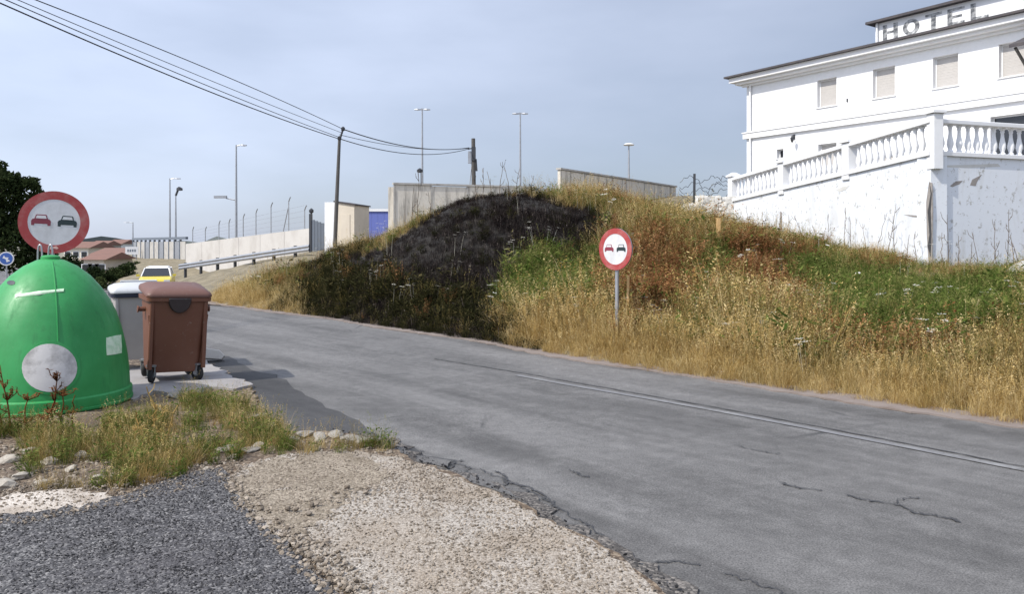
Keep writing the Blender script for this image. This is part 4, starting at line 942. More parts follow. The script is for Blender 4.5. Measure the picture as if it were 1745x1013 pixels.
def put_bal(p, q, z0, z1, n):
    d = (q-p); nn = Vector((-d.y, d.x)).normalized()
    if nn.dot(Vector((1,.8))) < 0: nn = -nn
    for k in range(n):
        t_ = (k+.5)/n; c = p+d*t_+nn*.09; o = obj_of(bal, 'baluster', rw, loc2(c, z0+(z1-z0)*t_+BO-.012)); o.scale.z = 1.03
bays = [0, .345, .68, 1.0]; dl = (B_-A_)
for i in range(3):
    p = A_+dl*(bays[i]+.028); q = A_+dl*(bays[i+1]-.028); f0, f1 = bays[i]+.028, bays[i+1]-.028
    put_bal(p, q, zA+(zB-zA)*f0, zA+(zB-zA)*f1, 11)
put_bal(B_+(C_-B_).normalized()*.26, C_, zB, zB, 31)
pil = [(A_, zA, .15, 1.0), (A_+dl*.345, zA+(zB-zA)*.345, .15, .96), (A_+dl*.68, zA+(zB-zA)*.68, .15, .98), (B_, zB, .12, 1.06)]
for p, z0, hw, hh in pil:
    c = loc2(p+Vector((.10,.02)), 0); zl = z0-.12 if hh < 1.05 else z0-.3
    o = bpy.data.objects.new('pillar', None); COL.objects.link(o); o.parent = rw; o.location = (c.x, c.y, 0); o.rotation_euler = (0,0,math.atan2(dl.y, dl.x)+R(90))
    MB().box(-hw,hw,-hw,hw,zl,z0+hh-.14).build('shaft', M['white_wall'], o, bevel=.012)
    MB().box(-hw-.05,hw+.05,-hw-.05,hw+.05,z0+hh-.138,z0+hh-.07).loft([[(a*(hw+.02),b*(hw+.02),z0+hh-.068) for a,b in ((-1,-1),(1,-1),(1,1),(-1,1))], [(a*.06,b*.06,z0+hh+.01) for a,b in ((-1,-1),(1,-1),(1,1),(-1,1))]]).build('cap', M['white_wall'], o, bevel=.008)
# buttress stub and exposed masonry along the corner, flaked patches on the right wall
M['masonry'] = worn('exposed masonry', (0.29,0.265,0.245), (0.15,0.13,0.12), 0.8, 0.95, 7, bumps=0.6)
def wall_patch(uvs, name, mat, off, left=False, seed=0):
    rr = random.Random(seed); vs = []
    for (u_, v_) in uvs:
        d = Vector(((u_-CX)/F, 1, -(v_-HY)/F))
        p0, p1 = (A_, B_) if left else (B_, C_); e = p1-p0; nn = Vector((-e.y, e.x)).normalized(); nn = nn if nn.dot(Vector((1,.8))) > 0 else -nn
        s = p0.dot(nn)/(d.x*nn.x+d.y*nn.y); q = Vector((0,0,H))+d*s; vs.append((q, nn))
    n = len(vs); pts = [loc2(Vector((q.x, q.y))-nn*off, q.z) for q, nn in vs]+[loc2(Vector((q.x, q.y))+nn*.01, q.z) for q, nn in vs]
    m = MB(); m.add(pts, [tuple(range(n)), tuple(reversed(range(n, 2*n)))]+[(i, n+i, n+(i+1) % n, (i+1) % n) for i in range(n)])
    return m.build(name, mat, rw)
wall_patch([(1592,308),(1596,322),(1595,340),(1604,346),(1610,372),(1613,392),(1607,420),(1600,446),(1592,448),(1592,400),(1591,360)], 'exposed_masonry', M['masonry'], .006)
wall_patch([(1583,310),(1578,345),(1579,400),(1582,448),(1588,448),(1589,360),(1588,312)], 'exposed_masonry', M['masonry'], .006, True)
wall_patch([(1584,312),(1586,330),(1581,362),(1584,400),(1581,420),(1586,440),(1587.5,400),(1586,360),(1588,330)], 'open_crack', M['crack'], .010, True)
wall_patch([(1618,317),(1628,309),(1640,308),(1634,314),(1622,319)], 'flaked_patch', M['masonry'], .006)
wall_patch([(1652,316),(1656,306),(1672,298),(1664,310),(1662,317)], 'flaked_patch', M['masonry'], .006)
wall_patch([(1604,282),(1640,281),(1700,279),(1704,284),(1650,286),(1606,285)], 'flaked_patch', worn('grey stain', (.55,.54,.51), (.4,.38,.35), .6), .005)
wall_patch([(1540,366),(1560,367),(1577,369),(1577,372),(1556,370)], 'open_crack', M['masonry'], .006, True)
wall_patch([(1328,388),(1329,360),(1332,362),(1333,392)], 'flaked_patch', M['masonry'], .006, True)
wall_patch([(1424,324),(1436,318),(1448,316),(1440,324),(1430,327)], 'flaked_patch', worn('pale stain', (.6,.59,.56), (.45,.43,.4), .6), .005, True)
# terrace behind the balustrade
tp = [(A_.x+.3,A_.y),(B_.x+.4,B_.y+.5),(C_.x,C_.y+.35),(22,24),(24,30),(12,40.4),(9,40)]
tag(sheet('terrace', tp, M['terrace'], lambda x, y: np.interp(y, [17.4,27,40], [3.55,3.02,2.95]), .3, 1.0, 0.0, 2.0, seed=3), kind='structure')

# crumbling whitewashed stone wall left of the balustrade
st = thing('rubble_wall', 'low crumbling whitewashed stone wall at the end of the balustrade', 'wall', (6.8, 26.95, 0))
M['whitewash'] = worn('whitewashed stone', (0.66,0.64,0.60), (0.36,0.32,0.26), 0.7, 0.95, 5, bumps=0.5)
def block_mesh(seed, mat):
    r2 = random.Random(seed); bm = bmesh.new(); bmesh.ops.create_cube(bm, size=1.0); bmesh.ops.subdivide_edges(bm, edges=bm.edges, cuts=2, use_grid_fill=True)
    for v in bm.verts:
        v.co *= 1-0.10*max(0, v.co.length-.62); v.co += Vector((r2.uniform(-1,1), r2.uniform(-1,1), r2.uniform(-1,1)))*.055
    me = bpy.data.meshes.new('stone'); bm.to_mesh(me); bm.free(); me.materials.append(mat); return me
rkm = [block_mesh(500+j, M['whitewash']) for j in range(5)]
k = 0
for row in range(4):
    for j in range(6):
        xx = -.78+j*.27+(.13 if row % 2 else 0)
        if row == 3 and j in (0,): continue
        zz = zh(6.8+xx, 26.95)+.02+row*.235
        o = obj_of(rkm[k % 5], 'stone', st, (xx, rr.uniform(-.03,.03), zz), (rr.uniform(-.08,.08), rr.uniform(-.1,.1), rr.uniform(-.12,.12)), (.28, .36, .245*rr.uniform(.9,1.1))); k += 1
# fence post with slack barbed wire
px = P(1182, 372, 27.6); g0 = zh(px.x, px.y)
fp = thing('wire_fence', 'dark fence post with tangled slack wire beside the stone wall', 'fence', (px.x, px.y, g0))
MB().tube([(0,0,-.2),(.02,0,1.62)], .045, 8).build('post', M['darkmetal'], fp)
MB().tube([(1.25,0,-.2),(1.22,0,1.5)], .035, 8).build('post', M['darkmetal'], fp)
for i in range(5):
    r2 = random.Random(60+i); z0 = .55+.22*i; pts = [(-.5+1.75*q/24, .05*math.sin(q*.9+i)+.02*r2.uniform(-1,1), z0+.10*math.sin(q*.55+i*1.3)+.05*math.sin(q*1.9+i)) for q in range(25)]
    MB().tube(pts, .010, 5).build('wire', M['darkmetal'], fp)
    MB().tube([(.05+.22*i, -.03, z0-.05), (.12+.22*i, .0, z0+.12), (.28+.22*i, .02, z0+.02)], .011, 5).build('wire', M['darkmetal'], fp)

# ------------------------------------------------------------------ walls and huts beyond the bank
def panel_wall(label, p, q, ztop, zb, n, name='concrete_wall', th=.18):
    p, q = Vector(p), Vector(q); d = (q-p); L_ = d.length; t = thing(name, label, 'wall', (p.x, p.y, zb), math.atan2(d.y, d.x)); hh = ztop-zb; w_ = L_/n
    for i in range(n):
        r2 = random.Random(int(p.x*10)+i)
        o = MB().box(i*w_+.02,(i+1)*w_-.02,0,th,-.8,hh+r2.uniform(-.02,.02)).build('panel', M['streaked'], t)
        MB().box(i*w_-.04,i*w_+.04,-.03,-.002,-.8,hh+.01).build('joint_post', M['concrete'], t)
    MB().box(-.05,L_+.05,-.06,th+.06,hh+.03,hh+.12).build('coping', M['concrete'], t); return t
panel_wall('stained concrete wall rising behind the burnt crest of the bank', (-5.65,38), (1.2,40.5), 4.50, 2.3, 4)
panel_wall('rain streaked concrete wall running off towards the hotel', (2.45,40), (10.9,52.6), 5.40, 3.6, 6)
MB_ = thing('side_wall', 'dark end wall of the concrete enclosure', 'wall', (-5.65,38.2,0)); MB().box(-.32,-.06,0,6,1.4,4.42).build('panel', M['streaked'], MB_)
# white hut
p = P(571, 410, 33.0)
hut = thing('utility_hut', 'small white utility hut behind the leaning wooden pole', 'hut', (p.x, p.y, 1.0), R(-12))
MB().add([(0,0,0),(.84,0,0),(.84,1.6,0),(0,1.6,0),(0,0,2.42),(.84,0,2.28),(.84,1.6,2.28),(0,1.6,2.42)], [(0,3,2,1),(4,5,6,7),(0,1,5,4),(1,2,6,5),(2,3,7,6),(3,0,4,7)]).build('wall', M['cream'], hut)
MB().add([(-.06,-.06,2.425),(0.89,-.06,2.275),(0.89,1.66,2.275),(-.06,1.66,2.425),(-.06,-.06,2.48),(0.89,-.06,2.33),(0.89,1.66,2.33),(-.06,1.66,2.48)], [(0,3,2,1),(4,5,6,7),(0,1,5,4),(1,2,6,5),(2,3,7,6),(3,0,4,7)]).build('roof', M['roof_dark'], hut)
MB().box(-.46,-.002,-.05,.15,0,2.42).build('white_pier', M['white_wall'], hut)
MB().box(.25,.65,-.02,-.002,.6,1.9).build('door', M['cream'], hut)
# slate gate
p = P(530, 415, 36.0)
gt = thing('metal_gate', 'slate grey metal gate between the white wall and the hut', 'gate', (p.x, p.y, 1.2), R(-10))
for k in range(4): MB().box(.02+.15*k,.155+.15*k,0,.05,0,1.55-.05*k+.02).build('gate_board', M['slate'], gt)
MB().box(-.10,.015,-.03,.10,-.3,1.85).build('gate_post', M['darkmetal'], gt); MB().lathe([(.02,1.85),(.11,1.92),(.11,2.02),(.02,2.1)], 8).build('finial', M['darkmetal'], gt)
MB().box(-.08,.66,.052,.075,.4,.5).build('cross_bar', M['darkmetal'], gt)
# blue warehouse
p = P(600, 410, 62.0)
wh = thing('warehouse', 'low blue metal warehouse with white trim beyond the hut', 'building', (p.x, p.y, 1.2))
for k in range(9): MB().box(k*.5, k*.5+.49, 0, .08, .8, 3.0).build('cladding_panel', M['blue_metal'], wh)
MB().box(-.1,4.7,.09,8,0,3.0).build('body', M['cream'], wh); MB().box(-.2,4.8,-.10,8.1,3.002,3.2).build('white_trim', M['white_wall'], wh)
for k in range(4): MB().box(.3+k*1.1,1.1+k*1.1,-.02,.075,.05,.7).build('loading_door', M['cream'], wh)
p = P(628, 398, 36.0)
for i, (u_, s) in enumerate(((626,.5),(645,.55),(660,.5))):
    q = P(u_, 398, 36.0); tag(obj_of(slabs[i], 'rubble_block', None, (q.x, q.y, zh(q.x, q.y)+.12), (0,0,i), (s*1.5, s, s*.9)), 'pale rubble block between the hut and the concrete wall, %s from the left' % ORD[i], 'rubble', 'rubble beside the hut')

# white boundary wall, guard rail, chain link
p, q = P(316, 455, 55.0), P(530, 415, 40.0); d = Vector((q.x-p.x, q.y-p.y)); L_ = d.length
bw_ = thing('boundary_wall', 'long white wall with wire fence posts on top, left of the gate', 'wall', (p.x, p.y, 0), math.atan2(d.y, d.x))
zt0, zt1 = P(316,416,55.0).z, P(530,389,40.0).z; n = 6
for i in range(n):
    a, b = i/n, (i+1)/n; za, zb = zt0+(zt1-zt0)*a, zt0+(zt1-zt0)*b; x0, x1 = L_*a+.015, L_*b-.015
    MB().add([(x0,0,-1.6),(x1,0,-1.6),(x1,.2,-1.6),(x0,.2,-1.6),(x0,0,za),(x1,0,zb),(x1,.2,zb),(x0,.2,za)], [(0,3,2,1),(4,5,6,7),(0,1,5,4),(1,2,6,5),(2,3,7,6),(3,0,4,7)]).build('wall_panel', M['beige_wall'], bw_)
cf = thing('chain_link_fence', 'chain link fence with bent topped posts above the white wall', 'fence', (p.x, p.y, 0), math.atan2(d.y, d.x))
for i, f in enumerate((.03,.16,.29,.38,.50,.60,.71,.83,.93)):
    zz = zt0+(zt1-zt0)*f; h_ = (.9,.75,1.0,1.0,1.15,1.3,1.5,1.6,1.0)[i]
    MB().tube([(L_*f,.28,zz-.8),(L_*f,.28,zz+h_),(L_*f+.10,.28,zz+h_+.14),(L_*f+.24,.28,zz+h_+.26)], .03, 6).build('post', M['galv'], cf)
    if i == 7: MB().tube([(L_*f-.06,.28,zz+h_*.8),(L_*f-.75,.28,zz-.1)], .025, 6).build('brace', M['galv'], cf)
wm2 = MB()
for k in range(5):
    pts = [(L_*f, .27, zt0+(zt1-zt0)*f+.15+k*.22*(.8+.5*f)) for f in (.03,.29,.5,.71,.93)]; wm2.tube(pts, .005, 4, False)
wm2.build('wire_mesh', M['galv'], cf)
p, q = P(306, 459, 42.0), P(528, 423, 33.5); d = Vector((q.x-p.x, q.y-p.y)); L_ = d.length
gr = thing('guard_rail', 'galvanised guard rail climbing the slope in front of the white wall', 'guard rail', (p.x, p.y, 0), math.atan2(d.y, d.x))
z0_, z1_ = P(306,450,42).z, P(528,416,33.5).z
for k, (o0, o1) in enumerate(((-.02,-.16),(-.17,-.31))):
    MB().add([(0,-.05,z0_+o0),(L_,-.05,z1_+o0),(L_,.0,z1_+o0),(0,.0,z0_+o0),(0,-.09,z0_+(o0+o1)/2),(L_,-.09,z1_+(o0+o1)/2),(0,-.05,z0_+o1),(L_,-.05,z1_+o1),(L_,0,z1_+o1),(0,0,z0_+o1)],
        [(0,1,2,3),(0,4,5,1),(4,6,7,5),(6,9,8,7),(3,2,8,9)]).build('beam', M['galv'], gr)
for k in range(7):
    f = (k+.3)/7; zz = z0_+(z1_-z0_)*f; MB().box(L_*f-.06,L_*f+.06,.004,.11,zz-1.3,zz+.03).build('post', M['darkmetal'], gr)

# slatted grey fence at the far left
p, q = P(226, 442, 82.0), P(316, 442, 66.0); d = Vector((q.x-p.x, q.y-p.y)); L_ = d.length
sf = thing('slat_fence', 'long grey fence with dark uprights beyond the yellow car', 'fence', (p.x, p.y, 0), math.atan2(d.y, d.x))
np_ = 11
for k in range(np_):
    w_ = L_/np_; MB().box(k*w_+.10,(k+1)*w_-.10,0,.08,-.2,1.85).build('panel', M['concrete'] if k % 3 else M['galv'], sf)
    MB().box(k*w_-.09,k*w_+.09,-.05,.13,-.2,2.02).build('post', M['slate'], sf)
MB().box(-.2,L_+.2,-.06,.14,2.03,2.25).build('top_rail', M['slate'], sf)

# ------------------------------------------------------------------ poles, lamps, cables
def lamp_post(label, u_, v_, Y, base, kind, arm=1.0):
    tp_ = P(u_, v_, Y); hh = tp_.z-base; t = thing('street_lamp', label, 'street lamp', (tp_.x, tp_.y, base))
    MB().tube([(0,0,-1.5),(0,0,hh*.5),(0,0,hh)], [.11,.085,.055], 8).build('pole', M['galv'], t, smooth=True)
    def head(x0, x1, z, th=.10, w=.16):
        m = MB().loft([[(x0,-w*.5,z),(x0,w*.5,z),(x0,w*.5,z+th*.6),(x0,-w*.5,z+th*.6)],[((x0+x1)/2,-w,z-.02),((x0+x1)/2,w,z-.02),((x0+x1)/2,w*.8,z+th),((x0+x1)/2,-w*.8,z+th)],[(x1,-w*.7,z),(x1,w*.7,z),(x1,w*.6,z+th*.6),(x1,-w*.6,z+th*.6)]]); return m
    if kind == 'T':
        for s in (-1, 1): head(s*.08, s*.62, hh-.06).build('lamp_head', M['galv'], t)
        MB().box(-.1,.1,-.05,.05,hh-.05,hh+.06).build('bracket', M['galv'], t)
    elif kind == 'arm':
        MB().tube([(0,0,hh-.1),(arm*.4,0,hh-.02)], .04, 6).build('arm', M['galv'], t); head(arm*.4, arm, hh-.06).build('lamp_head', M['galv'], t)
    elif kind == 'tilt':
        MB().tube([(0,0,hh-.2),(arm*.5,0,hh+.5)], .10, 6).build('arm', M['darkmetal'], t); head(arm*.2, arm*1.1, hh+.3, .35, .22).build('lamp_head', M['darkmetal'], t)
    elif kind == 'disc':
        MB().lathe([(.05,hh-.06),(.38,hh-.04),(.44,hh+.02),(.3,hh+.10),(.06,hh+.14)], 24).build('lamp_head', M['white_wall'], t, smooth=True)
    return t
lamp_post('tall thin street lamp with double head behind the concrete wall', 719, 186, 62, 2.0, 'T')
lamp_post('tall lamp post standing above the crest of the bank', 886, 193, 62, 3.0, 'T')
lamp_post('lamp post with a wide flat bright head near the hotel', 1071, 247, 62, 3.5, 'disc')
l4 = lamp_post('street lamp with short right arm rising over the white boundary wall', 402, 247, 58, 0.8, 'arm', 0.75)
MB().tube([(-.1,0,P(402,341,58).z-.8),(-.75,0,P(402,339,58).z-.75)], .05, 6).build('side_arm', M['galv'], l4)
MB().box(-1.6,-.7,-.12,.12,P(402,339,58).z-.76,P(402,337,58).z-.66).build('side_lamp_head', M['galv'], l4)
lamp_post('thin lamp post at the left end of the white wall', 289, 304, 76, 0.0, 'arm', 1.0)
lamp_post('lamp post with dark tilted head right of the thin one', 299, 330, 76, 0.0, 'tilt', .55)
lamp_post('small far lamp post above the roofs with left arm', 226, 379, 105, 0.0, 'arm', -1.2)
# security camera mast by the concrete wall
p = P(717, 315, 37.8); cmst = thing('camera_mast', 'short mast with round camera on the concrete wall', 'camera', (p.x, p.y, 4.55))
MB().tube([(0,0,-.1),(0,0,.62)], .025, 6).build('mast', M['darkmetal'], cmst); MB().lathe([(.02,.52),(.14,.56),(.14,.66),(.04,.74)], 12, Matrix.Translation((-.06,0,0))).build('camera', M['darkmetal'], cmst, smooth=True)

pp = P(574, 415, 32.0); gz = zh(pp.x, pp.y)
pole1 = thing('utility_pole', 'slightly leaning wooden utility pole in front of the white hut', 'utility pole', (pp.x, pp.y, gz))
t1 = P(578, 236, 32.0); t2 = P(584, 220, 32.0); rel = lambda q, o: (q.x-o.x, q.y-o.y, q.z-gz)
MB().tube([(-.12,0,-.4),(-.02,0,2.2),rel(t1, pp)], [.085,.08,.06], 8).build('pole', M['wood'], pole1, smooth=True)
MB().tube([rel(P(578,240,32), pp), rel(t2, pp)], .04, 6).build('bracket', M['darkmetal'], pole1)
for q in (t1, t2): MB().lathe([(.03,-.08),(.08,-.05),(.08,.05),(.03,.1)], 10, Matrix.Translation(rel(q, pp))).build('insulator', M['darkmetal'], pole1)
pq = P(806, 330, 46.0)
pole2 = thing('utility_pole', 'dark utility pole with equipment boxes beyond the burnt crest', 'utility pole', (pq.x, pq.y, 3.0))
top2 = P(806, 236, 46.0).z-3.0
MB().tube([(.05,0,-.5),(0,0,top2)], [.14,.11], 8).build('pole', M['wood'], pole2)
MB().box(-.10,.14,-.16,.16,top2-1.3,top2-.5).build('equipment_box', M['darkmetal'], pole2); MB().box(-.30,-.12,-.1,.1,top2-1.45,top2-.75).build('equipment_box', M['galv'], pole2)
MB().tube([(0,0,top2-.55),(-.32,0,top2-.62)], .04, 6).build('cross_arm', M['darkmetal'], pole2); MB().tube([(.15,-.05,top2-1.2),(.2,-.05,top2-1.9)], .06, 6).build('insulator', M['darkmetal'], pole2)
MB().tube([(-.08,0,top2-1.4),(-.38,0,.3)], .03, 6).build('conduit', M['galv'], pole2)
# cables: three sighted points fix each hanging curve
def cable(label, S, E, sights, r=.012, group=None):
    S, E = Vector(S), Vector(E); ys_ = []; zs_ = []
    for (u_, v_) in sights:
        k = (u_-CX)/F; d = E-S; s = (k*S.y-S.x)/(d.x-k*d.y); Y = S.y+d.y*s; ys_.append(s); zs_.append(H-(v_-HY)/F*Y)
    c = np.polyfit(ys_, zs_, 2); ss = np.linspace(0, 1, 40)
    pts = [(S.x+(E.x-S.x)*s, S.y+(E.y-S.y)*s, float(np.polyval(c, s))) for s in ss]
    return tag(MB().tube(pts, r, 6).build('overhead_cable', M['cable']), label, 'cable', group)
E0 = (-15.2, -4)
cable('lowest overhead cable running from the leaning pole to the upper left', (t1.x, t1.y), E0, [(578,237),(309,137),(0,5)], .016)
cable('second overhead cable from the bottom, left of the leaning pole', (t1.x+.03, t1.y), (-15.0,-4), [(578,234),(300,124),(20,4)], .011)
cable('third overhead cable from the bottom, thin, left of the leaning pole', (t2.x, t2.y), (-14.9,-4), [(581,226),(300,113),(36,2)], .009)
cable('topmost overhead cable left of the leaning pole', (t2.x, t2.y), (-14.6,-4), [(584,220),(433,151),(62,0)], .012)
q2 = P(799, 252, 46.0)
cable('upper cable strung between the leaning pole and the far dark pole', (t2.x, t2.y), (q2.x, q2.y), [(584,220),(719,253),(797,252)], .022)
cable('thin middle cable between the leaning pole and the far dark pole', (t1.x, t1.y), (q2.x, q2.y), [(580,230),(690,251),(797,253)], .012)
cable('lower sagging cable between the leaning pole and the far dark pole', (t1.x, t1.y), (q2.x, q2.y), [(580,237),(695,262),(797,254)], .018)

# ------------------------------------------------------------------ trees, town, car
def foliage(name, mat, blobs, n, size, seed):
    rg = np.random.default_rng(seed); V = []; tot = sum(b[3]**2 for b in blobs)
    for (bx, by, bz, br) in blobs:
        k = int(n*br**2/tot); d = rg.normal(size=(k,3)); d /= np.linalg.norm(d, axis=1)[:,None]; r = br*(0.55+0.5*rg.uniform(0,1,k)**0.6)*(1+0.18*np.sin(d[:,0]*5+bx)*np.cos(d[:,2]*6+by))
        c = np.array([bx,by,bz])+d*r[:,None]*np.array([1,1,.85]); V.append(c)
    C = np.concatenate(V); k = len(C); a = rg.normal(size=(k,3)); a /= np.linalg.norm(a, axis=1)[:,None]; b = np.cross(a, rg.normal(size=(k,3))); b /= np.linalg.norm(b, axis=1)[:,None]
    s = size*rg.uniform(.6,1.4,(k,1)); vv = np.stack([C-a*s, C+b*s*.45, C+a*s, C-b*s*.45], 1).reshape(-1,3)
    me = bpy.data.meshes.new(name); me.from_pydata(vv.tolist(), [], np.arange(4*k).reshape(-1,4).tolist()); me.materials.append(mat)
    at = me.attributes.new('rnd', 'FLOAT', 'POINT'); at.data.foreach_set('value', np.repeat(rg.uniform(0,1,k), 4).astype(np.float32)); return me
def tree(label, loc, blobs, n, size, mat, seed, trunk_r=.2, group=None):
    t = thing('tree', label, 'tree', loc, 0, group); top = max(b[2] for b in blobs)
    MB().tube([(0,0,-.2),(.05,.02,top*.4),(-.05,0,top*.75)], [trunk_r, trunk_r*.75, trunk_r*.3], 8).build('trunk', M['bark'], t, smooth=True)
    for b in blobs: 
        if b[3] > .5*max(q[3] for q in blobs): MB().tube([(0,0,top*.3),(b[0]*.5,b[1]*.5,(top*.3+b[2])*.5),(b[0],b[1],b[2])], [trunk_r*.5, trunk_r*.35, trunk_r*.1], 6).build('limb', M['bark'], t)
    obj_of(foliage('crown', mat, blobs, n, size, seed), 'crown', t); return t
tc = P(-40, 415, 40.0)
tree('large dark leafy tree at the left edge behind the road sign', (tc.x, tc.y, -0.45), [(0,0,4.6,1.3),(1.5,-.3,4.9,1.0),(2.35,.1,4.75,.75),(2.7,0,3.7,.55),(1.2,.3,3.4,1.2),(2.3,.2,2.9,.9),(0,0,2.8,1.5),(-1.5,.2,5.0,1.4),(0,0,5.6,.8),(.9,0,5.9,.55),(-1.5,.2,4.0,1.6),(1.6,0,1.9,1.3),(2.9,.3,1.7,.8),(-1.5,0,2,1.4),(3.6,0,1.0,.7),(1.9,-.3,5.35,.45),(2.9,-.2,5.15,.4)], 24000, .12, M['foliage_dark'], 5, .25)
# shrubs and small trees among the houses
small = [foliage('crown', M['foliage'] if j % 2 else M['foliage_dark'], [(0,0,1.3,.9),(.6,.2,1.0,.7),(-.6,0,1.05,.75),(.1,0,1.9,.55)], 1500, .13, 40+j) for j in range(3)]
spots = [(128,452,52,1.0),(144,462,50,.9),(160,455,55,1.2),(178,462,56,1.0),(193,455,58,1.1),(208,452,60,1.25),(218,448,64,1.3),(232,444,70,1.3),(150,440,75,1.6),(118,440,70,1.8),(168,470,48,.8),(240,438,84,1.2),(105,455,58,1.6)]
for i, (u_, v_, Y, s) in enumerate(spots):
    q = P(u_, 415, Y); t = thing('tree', 'small leafy tree among the houses beyond the bins, %s from the left' % nth([q_[0] for q_ in spots], i), 'tree', (q.x, q.y, float(lie(Y))-.12), i*1.3, 'small trees beyond the bins')
    MB().tube([(0,0,-.1),(.03,0,.5),(0,.02,1.3)], [.10,.08,.04], 6).build('trunk', M['bark'], t); obj_of(small[i % 3], 'crown', t); t.scale = (s*.62, s*.62, s*.5)
def house(label, u0, u1, Y, hw, hr, wall_m, roof_m, dep=6.0, rz=0.0, nwin=3):
    a, b = P(u0, 415, Y), P(u1, 415, Y); w_ = b.x-a.x; t = thing('house', label, 'house', (a.x, a.y, float(lie(Y))-.15), rz)
    MB().box(0,w_,0,dep,0,hw).build('wall', wall_m, t)
    MB().add([(-.3,-.3,hw+.003),(w_+.3,-.3,hw+.003),(w_+.3,dep+.3,hw+.003),(-.3,dep+.3,hw+.003),(-.3,dep/2,hw+hr),(w_+.3,dep/2,hw+hr)], [(0,3,2,1),(0,1,5,4),(2,3,4,5),(1,2,5),(3,0,4)]).build('roof', roof_m, t)
    for k in range(nwin):
        c = w_*(k+.5)/nwin; wn_ = MB().box(c-.45,c+.45,-.03,-.003,hw*.42,hw*.8).build('window', M['white_wall'], t); MB().box(c-.38,c+.38,-.05,-.032,hw*.46,hw*.77).build('pane', M['glass'], wn_)
house('long cream house with low red roof below the white billboard', 156, 214, 92, 1.75, .75, M['cream'], M['roof_red'], 7, 0, 5)
house('cream house with brown roof nearest the green dome', 142, 176, 66, 1.75, .6, M['cream'], M['roof_red'], 5, 0, 3)
house('red roofed house far left behind the round sign', 108, 150, 110, 2.3, .9, M['cream'], M['roof_red'], 7, 0, 3)
house('pale house with red roof right of the billboard', 232, 258, 120, 2.3, .8, M['cream'], M['roof_red'], 7, 0, 2)
house('brown roofed house at the foot of the far trees', 150, 175, 150, 2.3, .9, M['concrete'], M['roof_red'], 7, 0, 2)
house('white house on the horizon behind the billboard', 182, 206, 160, 2.5, .9, M['white_wall'], M['roof_red'], 7, 0, 2)
# billboard
p = P(224, 428, 78.0); bbd = thing('billboard', 'small white billboard with dark lettering on thin posts by the far road', 'billboard', (p.x, p.y, 0), R(5))
MB().box(-.62,.62,0,.06,p.z-.34,p.z+.42).build('board', M['sign_white'], bbd)
for k in range(4): MB().box(-.42+k*.22,-.28+k*.22,-.012,-.002,p.z-.08,p.z+.16).build('dark_mark', M['slate'], bbd)
for s in (-.4, .4): MB().tube([(s,.09,-1.6),(s,.09,p.z+.2)], .05, 6).build('post', M['galv'], bbd)
# far wooded horizon
hz = MB(); vs = []
for i in range(160):
    xx = -420+i*5; vs += [(xx, 420+20*math.sin(i*.3), -1), (xx, 420+20*math.sin(i*.3), 3.4+1.3*math.sin(i*.37)+1.0*math.sin(i*1.1)+.7*rr.uniform(-1,1)), (xx, 470+20*math.sin(i*.3), -1)]
fs = []
for i in range(159): a = 3*i; fs += [(a,a+3,a+4,a+1),(a+1,a+4,a+5,a+2)]
hz.add(vs, fs); tag(hz.build('hills', worn('hazy woods', (0.10,0.12,0.12), (0.16,0.15,0.14), .6, .95, .05)), kind='structure')

# yellow and white car coming round the bend
cpn = P(268, 483, 46.0)
car = thing('car', 'yellow car with white roof on the road beyond the brown bin', 'car', (cpn.x, cpn.y, float(lie(cpn.y))+0.02), R(20))
side = [(-2.0,.30),(-2.0,.62),(-1.9,.80),(-1.15,.92),(1.6,.95),(1.95,.85),(2.0,.55),(1.98,.30)]
Mx = Matrix.Rotation(R(90), 4, 'Z')
MB().prism(side, -.84, .84, Mx).build('body', M['car_yellow'], car, bevel=.08)
cab = [[(-.78,a,.92) for a in (-1.15,)]]
def cabin(z0, z1, x0, x1, yf0, yb0, yf1, yb1): return [[(-x0,yf0,z0),(x0,yf0,z0),(x0,yb0,z0),(-x0,yb0,z0)], [(-x1,yf1,z1),(x1,yf1,z1),(x1,yb1,z1),(-x1,yb1,z1)]]
MB().loft(cabin(.93,1.36,.76,.62,-1.05,1.65,-.45,1.45)).build('windows', M['glass'], car, bevel=.03)
MB().loft(cabin(1.362,1.46,.63,.54,-.48,1.47,-.35,1.35)).build('roof', M['car_white'], car, bevel=.03)
for s in (-1, 1):
    MB().tube([(s*.77,-1.07,.92),(s*.635,-.47,1.37)], .035, 6).build('pillar', M['car_white'], car); MB().tube([(s*.77,1.66,.92),(s*.635,1.46,1.37)], .05, 6).build('pillar', M['car_white'], car)
    MB().box(s*.62-.16,s*.62+.16,-2.02,-1.9,.60,.76).build('headlight', M['sign_white'], car); MB().box(s*.95-.09,s*.95+.09,-.98,-.86,.93,1.05).build('mirror', M['car_yellow'], car)
    for yy in (-1.25, 1.25):
        wmx = Matrix.Translation((s*.74,yy,.31)) @ Matrix.Rotation(R(90), 4, 'Y')
        wo = MB().lathe([(.18,-.1),(.29,-.1),(.31,-.07),(.31,.07),(.29,.1),(.18,.1)], 20, wmx).build('wheel', M['rubber'], car, smooth=True); MB().lathe([(.17,-.11),(.05,-.112),(.05,.112),(.17,.11)], 16, wmx).build('rim', M['galv'], wo)
MB().box(-.82,.82,-2.06,-1.97,.30,.5).build('bumper', M['darkmetal'], car)

